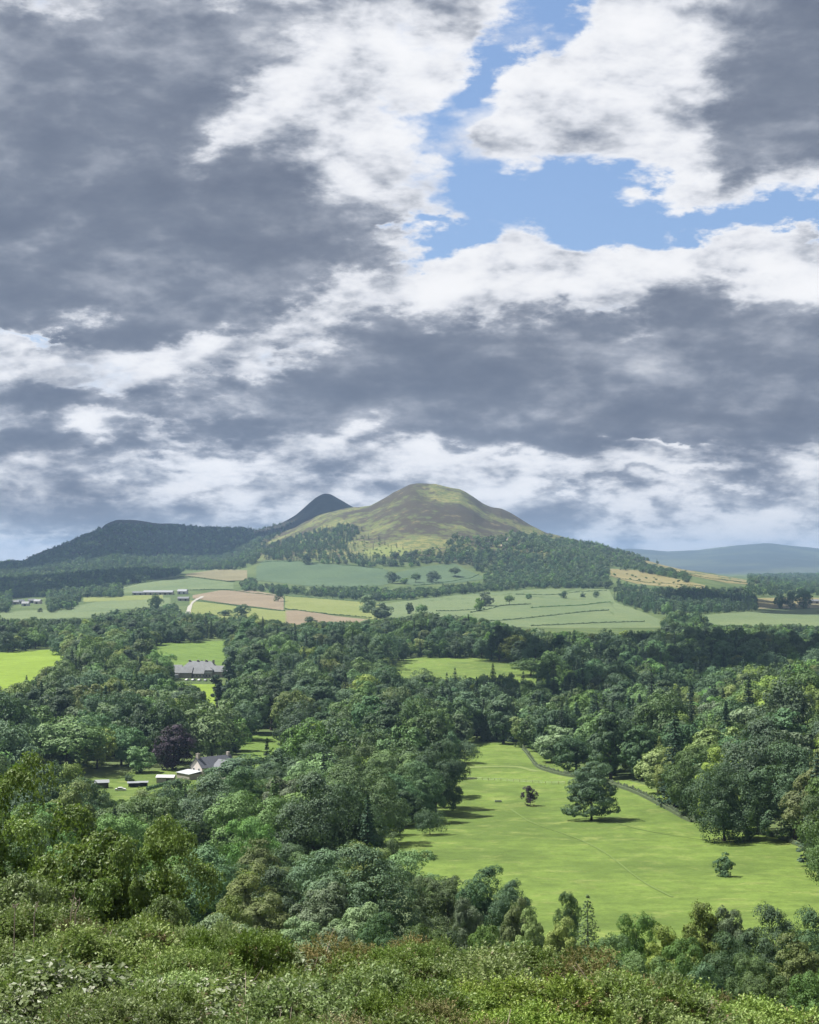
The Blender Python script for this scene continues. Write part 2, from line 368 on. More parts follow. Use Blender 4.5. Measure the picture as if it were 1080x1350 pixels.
# ------------------------------------------------------------------ ground sheet
def ground_material():
    m, nt, bs, out = material('ground_cover')
    tc = nt.new('ShaderNodeTexCoord').outputs['Object']
    s = nt.new('ShaderNodeSeparateXYZ'); nt.l.new(tc, s.inputs[0])
    n1 = nt.noise(tc, .012, 5, .6); n2 = nt.noise(tc, .004, 6, .62, .4); n3 = nt.noise(tc, .05, 6, .7); n4 = nt.noise(tc, .4, 4, .6)
    low = nt.mix(nt.rng(n1, .42, .6), (.05, .075, .025), (.075, .10, .036))
    low = nt.mix(nt.rng(n4, .4, .7, 0, .5), low, (.045, .07, .025))
    hn = nt.m('ADD', nt.m('MULTIPLY', n2, .55), nt.m('MULTIPLY', n3, .45))
    grassy = nt.mix(nt.rng(n3, .42, .58), (.066, .084, .028), (.145, .142, .05))
    heath = nt.mix(nt.rng(n4, .3, .7), (.028, .025, .017), (.050, .041, .025))
    hill = nt.mix(nt.rng(hn, .482, .515), grassy, heath)
    hill = nt.mix(nt.rng(nt.noise(tc, .02, 4, .7), .6, .7, 0, .8), hill, (.17, .15, .065))
    # the two western hills: heather and forest, darkened in colour for cloud shade
    west = nt.rng(nt.m('SUBTRACT', s.outputs[1], nt.m('MULTIPLY', s.outputs[0], .0)), 4950, 5250)
    hill = nt.mix(nt.m('MULTIPLY', west, nt.rng(s.outputs[1], 9000, 10000, 1, 0)), hill, nt.mix(nt.rng(n3, .35, .65), (.018, .020, .017), (.034, .032, .022)))
    c = nt.mix(nt.rng(nt.m('ADD', s.outputs[2], nt.m('MULTIPLY', nt.m('SUBTRACT', n2, .5), 60)), -5, 25), low, hill)
    near = nt.rng(s.outputs[1], 30, 80, 1, 0)
    c = nt.mix(near, c, nt.mix(nt.rng(n4, .35, .65), (.03, .025, .015), (.05, .045, .02)))
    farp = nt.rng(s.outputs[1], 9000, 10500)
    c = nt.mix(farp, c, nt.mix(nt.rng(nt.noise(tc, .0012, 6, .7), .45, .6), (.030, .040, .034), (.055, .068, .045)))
    nt.put(bs.inputs['Base Color'], c); bs.inputs['Roughness'].default_value = .95; bs.inputs['Specular IOR Level'].default_value = .1
    bp = nt.new('ShaderNodeBump'); bp.inputs['Strength'].default_value = .6; bp.inputs['Distance'].default_value = 3.0
    nt.put(bp.inputs['Height'], nt.noise(tc, .08, 5, .6)); nt.put(bs.inputs['Normal'], bp.outputs[0])
    return m

def build_ground():
    Ys = np.concatenate([np.linspace(-80, 0, 9)[:-1], np.linspace(0, 60, 50)[:-1], np.geomspace(60, 6600, 560)[:-1], np.geomspace(6600, 19000, 110)[:-1], np.geomspace(19000, 19900, 4)])
    s = np.linspace(-1, 1, 561); s = np.sign(s)*(0.42*np.abs(s) + 0.58*np.abs(s)**2.6)
    W = np.maximum(60, np.abs(Ys)*.98)
    X = s[None, :]*W[:, None]; Y = np.repeat(Ys[:, None], len(s), 1)
    Z = H(X, Y)
    r, c = X.shape; idx = np.arange(r*c).reshape(r, c)
    Fq = np.stack([idx[:-1, :-1], idx[:-1, 1:], idx[1:, 1:], idx[1:, :-1]], -1).reshape(-1, 4)
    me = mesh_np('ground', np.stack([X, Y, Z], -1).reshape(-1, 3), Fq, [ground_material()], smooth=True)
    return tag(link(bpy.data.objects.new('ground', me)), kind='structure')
build_ground()

# ------------------------------------------------------------------ fields laid on it
def field_mat(name, c1, c2, c3=None, sc_=.03, stripe=None, rough=.95):
    m, nt, bs, out = material(name)
    tc = nt.new('ShaderNodeTexCoord').outputs['Object']
    c = nt.mix(nt.rng(nt.noise(tc, sc_, 6, .65), .38, .62), c1, c2)
    if c3: c = nt.mix(nt.rng(nt.noise(tc, sc_*5, 5, .7, .5), .5, .68, 0, .7), c, c3)
    c = nt.mix(nt.rng(nt.noise(tc, 1.3, 3, .7), .35, .75, 0, .35), c, tuple(x*.55 for x in c1))
    c = nt.mix(nt.rng(nt.noise(tc, .17, 8, .78), .42, .62, 0, .45), c, tuple(x*.6 for x in c1))
    if stripe:   # tramlines and mowing rows
        ang, per, amt = stripe
        s = nt.new('ShaderNodeSeparateXYZ'); nt.l.new(tc, s.inputs[0])
        u = nt.m('ADD', nt.m('MULTIPLY', s.outputs[0], cos(ang)/per), nt.m('MULTIPLY', s.outputs[1], sin(ang)/per))
        u = nt.m('ABSOLUTE', nt.m('SUBTRACT', nt.m('FRACT', u), .5))
        c = nt.mix(nt.rng(u, .0, .09, amt, 0), c, tuple(x*.5 for x in c1))
    nt.put(bs.inputs['Base Color'], c); bs.inputs['Roughness'].default_value = rough; bs.inputs['Specular IOR Level'].default_value = .1
    bp = nt.new('ShaderNodeBump'); bp.inputs['Strength'].default_value = .5; bp.inputs['Distance'].default_value = .6
    nt.put(bp.inputs['Height'], nt.noise(tc, .5, 5, .7)); nt.put(bs.inputs['Normal'], bp.outputs[0])
    return m

def strip(name, mat, top, bot, ya, yb, lift=None, n=70, mrows=26):
    """a field between two edges given as photograph pixels, unprojected on the ground"""
    x0, x1 = max(top[0][0], bot[0][0]), min(top[-1][0], bot[-1][0])
    xs = np.linspace(x0, x1, n); t = np.interp(xs, *np.array(top, float).T); b = np.interp(xs, *np.array(bot, float).T)
    V = []
    for q in range(n):
        Yt = unproj(xs[q], t[q], ya, yb)[1]; Yb = unproj(xs[q], max(b[q], t[q]+.5), ya, yb)[1]
        Yv = np.linspace(Yb, max(Yt, Yb+1), mrows); Xv = (xs[q]-CX)*Yv/F
        V.append(np.stack([Xv, Yv, H(Xv, Yv)+(lift if lift else max(.05, Yb*1.6e-4))], -1))
    V = np.array(V); idx = np.arange(n*mrows).reshape(n, mrows)
    Fq = np.stack([idx[:-1, :-1], idx[1:, :-1], idx[1:, 1:], idx[:-1, 1:]], -1).reshape(-1, 4)
    o = link(bpy.data.objects.new(name, mesh_np(name, V.reshape(-1, 3), Fq, [mat], smooth=True)))
    return tag(o, kind='structure')

M_meadow = field_mat('meadow_grass', (.072, .110, .025), (.112, .165, .034), (.170, .200, .060), .02)
M_bright = field_mat('bright_crop', (.13, .19, .024), (.16, .23, .032), None, .02, (.9, 14, .35))
M_crop2 = field_mat('green_crop', (.085, .135, .030), (.105, .16, .036), None, .02, (.5, 16, .45))
M_pale = field_mat('pale_pasture', (.088, .122, .056), (.112, .145, .066), (.13, .15, .07), .006, (1.35, 24, .22))
M_teal = field_mat('blue_green_pasture', (.056, .088, .046), (.068, .104, .052), (.082, .115, .055), .006, (.3, 20, .2))
M_tan = field_mat('tan_hay', (.135, .125, .070), (.16, .145, .082), None, .01)
M_brown = field_mat('brown_stubble', (.155, .125, .082), (.185, .15, .10), None, .01)
M_gold = field_mat('golden_crop', (.155, .14, .06), (.19, .165, .078), (.11, .105, .05), .012)
M_yel = field_mat('yellow_green_ley', (.125, .15, .046), (.15, .17, .055), (.17, .18, .07), .01, (.8, 20, .25))
M_path = plain('bare_earth', (.30, .25, .18), .95, .3, .25)

strip('meadow', M_meadow, [(480,1070),(520,1040),(560,1000),(600,975),(640,972),(690,982),(720,1000),(850,1035),(940,1080),(1020,1095),(1100,1120),(1180,1150)],
      [(480,1130),(540,1150),(640,1190),(700,1235),(760,1265),(1180,1275)], 215, 900, n=120, mrows=50)
strip('field', M_bright, [(-120,860),(-20,862),(30,858.5),(70,856.5),(100,858)], [(-120,915),(0,912),(60,908),(100,880)], 950, 1600)
strip('field', M_crop2, [(175,852),(220,847),(296,845),(310,847)], [(175,876),(200,880),(235,884),(310,886)], 1000, 1700)
strip('meadow', M_meadow, [(505,874),(560,866),(640,868),(720,880),(760,888)], [(505,920),(560,930),(640,930),(720,925),(760,925)], 900, 1450)
strip('lawn', M_bright, [(225,902),(270,898),(300,900)], [(225,940),(270,945),(300,945)], 800, 1095, lift=.3)
strip('lawn', M_meadow, [(60,1033),(100,1029),(150,1021),(190,1016),(290,1012),(330,1008)], [(60,1062),(130,1064),(200,1056),(250,1050),(330,1046)], 450, 720)
strip('meadow', M_crop2, [(318,975),(345,968),(380,966)], [(318,1010),(345,1014),(380,1014)], 600, 860)
FAR = [
 ('field', M_teal, [(338,748),(347,739),(380,739),(420,743),(505,750),(512,752)], [(338,765),(400,772),(450,774),(505,772),(512,770)], 3050, 3900),
 ('field', M_teal, [(515,757),(560,747),(600,743),(612,750),(628,757),(642,762)], [(515,764),(545,772),(600,769),(628,765),(642,763)], 3050, 3900),
 ('field', M_tan, [(245,757),(290,750.5),(326,752)], [(245,759),(300,766),(326,765)], 2950, 3900),
 ('field', M_pale, [(163,773),(230,763),(244,760),(300,768),(308,769)], [(163,782),(240,779),(285,777),(308,777)], 2700, 3700),
 ('field', M_brown, [(254,785),(290,778.5),(335,779),(374,786)], [(254,789),(300,796),(345,801),(374,805)], 2300, 3300),
 ('field', M_yel, [(250,791),(300,798),(345,803),(378,806)], [(250,815),(300,818),(340,822),(378,826)], 1950, 2900),
 ('field', M_pale, [(95,800),(130,793),(170,790),(225,788)], [(95,812),(130,808),(170,803),(225,800)], 2000, 3000),
 ('field', M_yel, [(110,788),(160,786),(215,784)], [(110,794),(160,792),(215,790)], 2350, 3100),
 ('field', M_pale, [(0,808),(50,804),(120,806),(150,803)], [(0,818),(50,817),(120,815),(150,812)], 1950, 2500),
 ('field', M_yel, [(376,786),(430,790),(480,794),(500,795)], [(376,803),(440,811),(480,815),(500,818)], 2050, 3200),
 ('field', M_brown, [(376,805),(400,805),(440,812),(485,817)], [(376,826),(400,828),(440,832),(485,838)], 1920, 2900),
 ('field', M_pale, [(505,796),(600,785),(700,777.5),(770,776),(803,777),(812,795),(845,806),(880,821),(900,828)], [(505,835),(600,838),(700,842),(812,842),(845,842),(880,842),(900,842)], 1920, 3300),
 ('field', M_pale, [(900,815),(960,808),(1000,806),(1080,803),(1200,800)], [(900,828),(960,832),(1080,834),(1200,834)], 1920, 3200),
 ('field', M_gold, [(850,739),(900,748),(985,762),(990,764)], [(850,743),(900,757),(960,769),(990,771)], 3250, 4650),
 ('field', M_gold, [(805,750),(840,752),(900,765),(930,772)], [(805,760),(840,770),(900,776),(930,778)], 3000, 4300),
 ('field', M_yel, [(880,787),(950,789),(990,790)], [(880,790),(950,792),(990,792)], 2600, 4200),
 ('field', M_gold, [(995,789),(1040,788),(1200,789)], [(995,801),(1040,800),(1200,799)], 2500, 4200),
 ('field', M_tan, [(1000,799),(1050,795),(1200,795)], [(1000,803),(1050,802),(1200,802)], 2500, 3600),
 ('field', M_pale, [(1020,770),(1100,768)], [(1020,776),(1100,775)], 3000, 7000),
 ('field', M_teal, [(95,747),(160,743)], [(95,750),(160,747)], 3900, 5200),
 ('field', M_yel, [(480,726),(505,720),(530,722),(545,728)], [(480,733),(505,734),(530,733),(545,731)], 3400, 4300),
]
for f in FAR: strip(*f, n=50, mrows=16)

# a river reach, a farm track, trodden lines in the meadow
M_water, nt_, bs_, _ = material('river_water')
bs_.inputs['Base Color'].default_value = (.10, .14, .15, 1); bs_.inputs['Roughness'].default_value = .12; bs_.inputs['Specular IOR Level'].default_value = .6
strip('river', M_water, [(860,962),(900,962),(925,965)], [(860,972),(900,974),(925,974)], 800, 1000, lift=1.2)

def ribbon(name, mat, pts, width, ya, yb, lift=.12, kind='structure'):
    P = [unproj(px, py, ya, yb) for px, py in pts]
    P = np.array(P)[:, :2]; tt = np.linspace(0, len(P)-1, (len(P)-1)*14+1)
    Q = np.stack([np.interp(tt, range(len(P)), P[:, k]) for k in (0, 1)], -1)
    k = 9; pad = np.pad(Q, ((k//2, k//2), (0, 0)), 'edge'); Q = np.stack([np.convolve(pad[:, a], np.ones(k)/k, 'valid') for a in (0, 1)], -1)
    d = np.gradient(Q, axis=0); d /= np.linalg.norm(d, axis=1)[:, None]+1e-9; nn = np.stack([-d[:, 1], d[:, 0]], -1)
    wob = 1+.25*np.sin(tt*3.1)+.15*np.sin(tt*7.7)
    V = []
    for e in (-.5, 0, .5):
        R = Q + nn*(e*width*wob)[:, None]; V.append(np.stack([R[:, 0], R[:, 1], H(R[:, 0], R[:, 1])+lift], -1))
    V = np.concatenate(V); n = len(Q); i = np.arange(n-1)
    Fq = np.concatenate([np.stack([a*n+i, a*n+i+1, (a+1)*n+i+1, (a+1)*n+i], -1) for a in (0, 1)])
    return tag(link(bpy.data.objects.new(name, mesh_np(name, V, Fq, [mat], smooth=True))), kind=kind)
M_trod = plain('trodden_grass', (.082, .122, .027), .95, .6, .3)
M_trod2 = plain('worn_grass', (.11, .145, .04), .95, .3, .3)
M_road = plain('pale_gravel', (.24, .23, .20), .95, .3, .2)
ribbon('path', M_trod, [(672,1066),(700,1085),(760,1105),(800,1125),(850,1165),(890,1185)], .55, 230, 700, .16)
ribbon('path', M_trod, [(800,1082),(850,1096),(960,1112)], .5, 230, 700, .16)
ribbon('path', M_trod2, [(600,1013),(680,1010),(712,1018)], 5.0, 430, 900, .14)
ribbon('road', M_road, [(247,812),(250,800),(256,793),(268,786)], 6, 2000, 3300, .9)
ribbon('path', M_path, [(660,722),(668,712),(676,706)], 4, 3500, 4600, 1.2)
ribbon('road', M_road, [(310,955),(316,965),(318,975)], 4.0, 700, 950, .3)

# ------------------------------------------------------------------ foliage meshes
def cards(P, N, size, rng, aspect=.7, spread=.55, fold=.18):
    """one bent leaf-spray per point, roughly facing N"""
    n = len(P); N = N + rng.normal(0, spread, (n, 3)); N /= np.linalg.norm(N, axis=1)[:, None]+1e-9
    R = rng.normal(0, 1, (n, 3)); T = np.cross(N, R); T /= np.linalg.norm(T, axis=1)[:, None]+1e-9
    B = np.cross(N, T); s = (size*rng.uniform(.6, 1.35, n))[:, None]
    a, b = T*s*.5, B*s*.5*aspect
    k = rng.uniform(-.25, .25, (n, 1))
    V = np.stack([P-a, P+a*k-b+N*s*fold, P+a, P-a*k+b+N*s*fold*.4], 1).reshape(-1, 3)
    return V, np.arange(4*n).reshape(n, 4)

def unit(v): return v/(np.linalg.norm(v, axis=-1, keepdims=True)+1e-9)

def broad_crown(seed, Ht, W, zb, nl=26, sub=12, leaves=30, ls=.45, flat=.8, shape='round', gap=.0, lobe=(.19, .30), spread=.18, out=.82):
    rng = np.random.default_rng(seed); R = W/2; hz = (Ht-zb)/2; cz = zb+hz
    L = []
    tries = 0
    while len(L) < nl and tries < 4000:
        tries += 1
        d = unit(rng.normal(0, 1, 3)); r = rng.uniform(.35, out)**.7 if len(L) > nl*.15 else rng.uniform(0, .4)
        if shape == 'round': w = 1.0
        elif shape == 'dome': d[2] = abs(d[2])*1.0-.25; w = 1.0
        elif shape == 'egg': w = 1.0-.35*max(0, d[2])
        elif shape == 'column': w = 1.0
        elif shape == 'tiers': d[2] = rng.uniform(-1, 1); w = 1.0 - .35*abs(d[2]+.3)
        c = np.array([d[0]*r*R*w, d[1]*r*R*w, cz+d[2]*r*hz*1.02])
        rl = rng.uniform(*lobe)*W*(.85 if shape == 'column' else 1)
        if all(np.linalg.norm((c-q[0])/np.array([1, 1, .8])) > .55*min(rl, q[1]) for q in L): L.append((c, rl))
    cen = np.array([0, 0, zb+hz*.7]); VP, VN = [], []
    for c, rl in L:
        if rng.random() < gap: continue
        D = unit(rng.normal(0, 1, (sub*2, 3)) + unit(c-cen)*.75 + np.array([0, 0, .25])); D = D[:sub]
        rs = rl*rng.uniform(.30, .50, sub)
        S = c + D*(rl*rng.uniform(.6, .85, (sub, 1)))*np.array([1, 1, flat])
        for q in range(sub):
            E = unit(rng.normal(0, 1, (leaves, 3)) + D[q]*1.2)
            P = S[q] + E*(rs[q]*rng.uniform(.7, 1.08, (leaves, 1)))*np.array([1, 1, flat if shape != 'tiers' else .45])
            VP.append(P); VN.append(unit(E*.95 + D[q]*.45 + np.array([0, 0, .15])))
    P = np.concatenate(VP); N = np.concatenate(VN)
    k = P[:, 2] > zb*.6; P, N = P[k], N[k]
    V, Fq = cards(P, N, ls, rng, .75, spread)
    return V, Fq, [l[0] for l in L]

def trunk_mb(seed, Ht, rad, targets, n=7, lean=.02):
    rng = np.random.default_rng(seed); mb = MB()
    top = Ht*.72; zs = np.linspace(-.8, top, 8); ph = rng.uniform(0, 6)
    px = np.sin(zs*.35+ph)*lean*Ht*.5; py_ = np.cos(zs*.3+ph)*lean*Ht*.5
    px -= px[1]; py_ -= py_[1]
    rr = rad*np.clip(1-.82*np.linspace(0, 1, 8), .1, 1); rr[0] *= 1.5
    pts = np.stack([px, py_, zs], -1); mb.tube(pts, rr, 8)
    for t in targets[:n]:
        z0 = min(top*.95, max(Ht*.12, t[2]*rng.uniform(.45, .7))); b = np.array([np.interp(z0, zs, px), np.interp(z0, zs, py_), z0])
        mid = (b+t)/2 + rng.normal(0, .04*Ht, 3)*[1, 1, .4]
        q = np.array([b, b*.6+mid*.4, mid, mid*.4+np.array(t)*.6, t]); r0 = rad*.42*(1-z0/Ht)
        mb.tube(q, [r0*1.1, r0, r0*.75, r0*.5, r0*.2], 5)
    return mb

def conifer_crown(seed, Ht, W, zb, levels=24, br=9, cpb=16, ls=.5, droop=.25, power=.85, ragged=.25):
    rng = np.random.default_rng(seed); VP, VN = [], []
    for i in range(levels):
        t = (i+rng.uniform(-.3, .3))/levels; t = min(max(t, 0), .985); z = zb+(Ht-zb)*t
        r = W/2*((1-t)**power)*rng.uniform(1-ragged, 1.08)+.12; nb = max(4, int(br*(1-t*.55)))
        a0 = rng.uniform(0, 6.28)
        for b in range(nb):
            a = a0+6.283*b/nb+rng.uniform(-.25, .25); rb = r*rng.uniform(.75, 1.1); m = max(4, int(cpb*(.35+.65*(1-t))))
            u = rng.uniform(.12, 1, m)**.7; d = np.array([cos(a), sin(a), 0]); side = np.array([-sin(a), cos(a), 0])
            sw = rng.uniform(-1, 1, m)*rb*.20*(1.15-u)
            P = d*(u*rb)[:, None] + side*sw[:, None]; P[:, 2] += z - droop*rb*u**1.5 + rng.uniform(-.12, .12, m) + .12*rb*u**4
            VP.append(P); VN.append(np.tile(np.array([d[0]*.45, d[1]*.45, .9]), (m, 1)))
    tip = np.stack([rng.normal(0, .06, 14), rng.normal(0, .06, 14), Ht*rng.uniform(.965, 1.0, 14)], -1)
    VP.append(tip); VN.append(np.tile([.3, .3, 1.], (14, 1)))
    P = np.concatenate(VP); V, Fq = cards(P, np.concatenate(VN), ls, rng, .55, .35)
    return V, Fq

BARK = plain('bark', (.055, .045, .036), .9, 3, .4, .5)
LEAF = {
 'mid':   foliage('leaf_mid_green', (0.054, 0.111, 0.036), (0.090, 0.168, 0.051), (0.152, 0.250, 0.063)),
 'deep':  foliage('leaf_deep_green', (0.038, 0.083, 0.042), (0.065, 0.125, 0.057), (0.107, 0.178, 0.068), .3),
 'light': foliage('leaf_light_green', (0.099, 0.146, 0.041), (0.152, 0.212, 0.054), (0.232, 0.294, 0.085), .3),
 'silver': foliage('leaf_silver_green', (0.093, 0.141, 0.073), (0.145, 0.208, 0.104), (0.232, 0.297, 0.162), .3),
 'purple': foliage('leaf_purple', (.020, .010, .024), (.034, .016, .038), (.055, .032, .060), .12, .15),
 'needle': foliage('needle_dark', (0.026, 0.059, 0.035), (0.039, 0.083, 0.048), (0.069, 0.122, 0.062), .3, .12),
 'larch': foliage('needle_larch', (0.053, 0.096, 0.040), (0.081, 0.137, 0.053), (0.131, 0.193, 0.068), .25, .25),
 'near':  foliage('leaf_near_tree', (0.072, 0.124, 0.039), (0.137, 0.198, 0.060), (0.256, 0.316, 0.119), .2, .35, .5, .5, 5.0),
}
# prototypes: kind, size, crown mesh, trunk mesh
PROTO = {}
def proto(key, typ, leaf, Ht, W, crown, trunk):
    V, Fq = crown[0], crown[1]
    PROTO[key] = dict(typ=typ, leaf=leaf, H=Ht, W=W, crown=mesh_np(key+'_crown', V, Fq, [LEAF[leaf]]), trunk=trunk.mesh(key+'_trunk', BARK))
def mkbroad(key, leaf, Ht, W, zb, seed, typ='broadleaf', **k):
    c = broad_crown(seed, Ht, W, zb, **k); proto(key, typ, leaf, Ht, W, c, trunk_mb(seed+1, Ht, Ht*.026, c[2]))
def mkcon(key, leaf, Ht, W, zb, seed, typ='conifer', **k):
    c = conifer_crown(seed, Ht, W, zb, **k); proto(key, typ, leaf, Ht, W, c, trunk_mb(seed+1, Ht*1.3, Ht*.016, [], lean=0))
for i, (lf, Ht, W, zb, sh) in enumerate([('mid',18,15,.6,'round'),('deep',20,15,.6,'egg'),('light',16,13,.5,'round'),('mid',17,16,1.2,'dome'),('deep',19,16,.9,'round'),('silver',15,12,.5,'egg'),('deep',21,12,.6,'egg'),('mid',15,12,.5,'round'),('light',18,15,.6,'egg')]):
    mkbroad('broad%d' % i, lf, Ht, W, zb, 100+i*7, shape=sh, nl=22, sub=11, leaves=36, ls=.68, lobe=(.20, .32))
for i, (lf, Ht, W) in enumerate([('needle',25,10),('needle',21,9),('needle',28,12),('larch',22,9.5)]):
    mkcon('fir%d' % i, lf, Ht, W, 1.5, 300+i*3, levels=30, br=12, cpb=24, ls=.8, power=.8)
mkbroad('cypress', 'needle', 20, 4.6, .5, 401, typ='columnar', nl=34, sub=12, leaves=24, ls=.36, shape='column', lobe=(.22, .34))
mkbroad('cedar', 'deep', 17, 19, .3, 407, typ='cedar', nl=64, sub=13, leaves=36, ls=.42, shape='tiers', flat=.42, lobe=(.12, .19), gap=.03)
mkbroad('beech', 'purple', 16, 13, .5, 409, typ='broadleaf', nl=30, sub=13, leaves=34, ls=.55, shape='egg')
mkbroad('park_tree', 'deep', 16, 18, .0, 421, nl=44, sub=15, leaves=40, ls=.38, shape='round', lobe=(.14, .23), out=.9)
mkbroad('sapling', 'deep', 6.5, 5.0, -.5, 411, typ='broadleaf', nl=24, sub=10, leaves=28, ls=.24, shape='egg', lobe=(.17, .27))
mkbroad('plum', 'purple', 6.5, 6.4, -.6, 413, typ='broadleaf', nl=24, sub=10, leaves=26, ls=.26, shape='egg', lobe=(.15, .26), out=.95)
mkbroad('bush', 'deep', 6.0, 8.0, -.6, 415, typ='bush', nl=24, sub=12, leaves=30, ls=.24, shape='dome', lobe=(.2, .3))
# nearer trees, finer leaves
for i, (lf, Ht, W, sh) in enumerate([('mid',12,10,'round'),('light',11,8,'egg'),('deep',12,10,'round'),('silver',9,8,'round')]):
    mkbroad('fine%d' % i, lf, Ht, W, .2, 500+i*5, shape=sh, nl=30, sub=18, leaves=44, ls=.25, lobe=(.15, .27), out=.92)
mkcon('young_fir', 'larch', 12, 6.5, .6, 531, levels=26, br=10, cpb=46, ls=.24, power=.8, ragged=.3)
mkbroad('close0', 'near', 11, 10, 1.0, 601, nl=46, sub=24, leaves=44, ls=.19, shape='round', lobe=(.08, .17), spread=.45, out=1.08)
mkbroad('close1', 'near', 10, 9, 1.0, 607, nl=44, sub=24, leaves=44, ls=.19, shape='egg', lobe=(.08, .17), spread=.45, out=1.08)
# coarse ones for the distance
for i, (lf, Ht, W, sh) in enumerate([('mid',15,13,'round'),('deep',16,13,'egg'),('deep',14,13,'round'),('silver',12,11,'round')]):
    mkbroad('coarse%d' % i, lf, Ht, W, 1, 700+i*5, shape=sh, nl=16, sub=7, leaves=12, ls=1.1)
for i, Ht in enumerate((19, 16)):
    mkcon('coarsefir%d' % i, 'needle', Ht, 7, 1, 730+i, levels=13, br=7, cpb=6, ls=1.2)
mkbroad('scrub', 'mid', 5, 6, 0, 741, nl=10, sub=6, leaves=10, ls=.8, shape='dome')
# ------------------------------------------------------------------ what the photograph leaves open
CLEAR = [
 [(600,982),(640,978),(690,984),(705,1012),(760,1035),(830,1046),(905,1083),(950,1104),(1010,1105),(1080,1140),(1080,1240),(1000,1225),(930,1210),(860,1212),(800,1222),(740,1222),(700,1190),(670,1165),(620,1140),(560,1124),(510,1100),(530,1078),(575,1062),(600,1035)],
 [(-60,862),(60,857),(88,861),(86,873),(62,882),(40,898),(0,906),(-60,908)],
 [(195,853),(230,847),(296,845),(300,878),(300,884),(235,884),(225,872),(206,868)],
 [(228,878),(305,878),(305,900),(240,902)],[(268,900),(281,902),(281,928),(268,928)],
 [(512,876),(560,866),(640,869),(712,882),(716,896),(660,900),(640,893),(560,892),(528,900),(520,890)],
 [(102,1028),(150,1022),(200,1014),(242,1012),(246,992),(262,988),(292,993),(320,1000),(322,1024),(280,1026),(240,1032),(204,1044),(150,1042),(110,1036)],
 [(322,975),(345,968),(372,966),(372,1004),(350,1012),(326,1008)],
 [(248,788),(300,778),(374,784),(420,789),(482,794),(505,795),(600,785),(700,777),(800,776),(812,796),(845,806),(878,822),(870,830),(790,836),(700,828),(640,816),(560,808),(500,815),(440,822),(400,822),(330,812),(250,808)],
 [(925,813),(1000,806),(1090,803),(1090,822),(1000,824),(940,822)],
 [(245,757),(290,751),(325,752),(316,766),(306,776),(240,780),(165,782),(165,775)],
 [(110,788),(215,784),(225,789),(215,797),(130,808),(100,808)],
 [(194,776),(232,776),(252,780),(252,812),(240,800),(234,790),(194,786)],
 [(0,808),(120,805),(120,814),(0,817)],
 [(15,790),(60,790),(60,802),(15,802)],
 [(340,743),(350,738),(420,742),(512,750),(560,746),(600,742),(612,750),(640,760),(600,769),(545,772),(450,774),(400,772),(340,766)],
 [(850,740),(900,748),(985,762),(985,770),(925,771),(880,757)],
 [(806,749),(840,752),(900,764),(925,771),(870,772),(806,762)],
 [(1000,790),(1090,788),(1090,802),(1000,803)],
 [(690,984),(712,1004),(830,1044),(905,1082),(940,1098),(930,1090),(840,1036),(712,990)],
]
CL = np.zeros((340, 300), bool)      # 4 px cells, px from -60 to 1140
gx, gy = np.meshgrid(np.arange(300)*4-60+2, np.arange(340)*4+2)
for p in CLEAR: CL |= inpoly(gx, gy, p)
def blocked(px, pyb, h, w, strict=.12):
    """does a tree standing at px,pyb with size h,w in px cover open ground?"""
    x0, x1 = px-w*.42, px+w*.42; y0, y1 = pyb-h*.95, pyb
    i0, i1 = int((x0+60)//4), int((x1+60)//4)+1; j0, j1 = int(y0//4), int(y1//4)+1
    i0 = max(0, i0); i1 = min(300, i1); j0 = max(0, j0); j1 = min(340, j1)
    if i0 >= i1 or j0 >= j1: return False
    return CL[j0:j1, i0:i1].mean() > strict/ max(1, 1)

TREES = []      # dict(px, X, Y, Z, key, s, rz, h, w, special label)
def add_tree(X, Y, key, s, special=None, rz=None, group=None, sz=1.0):
    Z = float(H(X, Y)); p = PROTO[key]; h = p['H']*s*sz*F/Y; w = p['W']*s*F/Y
    TREES.append(dict(X=X, Y=Y, Z=Z, key=key, s=s, sz=sz, rz=random.uniform(0, 6.28) if rz is None else rz, px=CX+F*X/Y, py=HY-F*Z/Y, h=h, w=w, special=special, group=group, typ=p['typ'], leaf=p['leaf']))
    return TREES[-1]
def put(px, top, Y, key, wpx=None, special=None, group=None):
    """a tree whose top shows at px, top; stands at distance Y"""
    if Y < 530 and key[:5] == 'broad': key = {'mid': 'fine0', 'deep': 'fine2', 'light': 'fine1', 'silver': 'fine3'}[PROTO[key]['leaf']]
    X = (px-CX)*Y/F; Z = float(H(X, Y)); hh = (HY-top)*Y/F - Z; p = PROTO[key]
    s = hh/p['H']
    if wpx: sw = wpx*Y/F/p['W']; return add_tree(X, Y, key, sw, special, group=group, sz=s/sw)
    return add_tree(X, Y, key, s, special, group=group)
def ybase(px, py, ya=200, yb=1900): return unproj(px, py, ya, yb)[1]

# --- singles one can point at
put(780, 1003, ybase(780, 1082), 'cedar', 78, 'broad dark tree with spreading layered boughs alone in the middle of the meadow')
put(699, 1037, ybase(699, 1063), 'plum', 22, 'small dark purple tree in the meadow left of the broad layered tree')
put(956, 1120, ybase(956, 1156), 'sapling', 26, 'small solitary green tree low on the right of the meadow')
put(955, 1012, ybase(955, 1109), 'park_tree', 100, 'large round dark tree standing on the right edge of the meadow by the wall')
put(567, 1066, ybase(567, 1101), 'bush', 37, 'round dark bush at the left edge of the meadow')
put(613, 976, ybase(613, 1006), 'bush', 34, 'round bush on a pale patch at the top left corner of the meadow')
put(592, 972, ybase(592, 1000, 500), 'bush', 30, 'bushy shrub beside the wood at the far left corner of the meadow')
put(228, 958, 668, 'beech', 52, 'dark purple beech beside the white gabled farmhouse')
put(87, 945, 650, 'broad3', 96, 'very large domed green tree left of the farmhouse lawn')
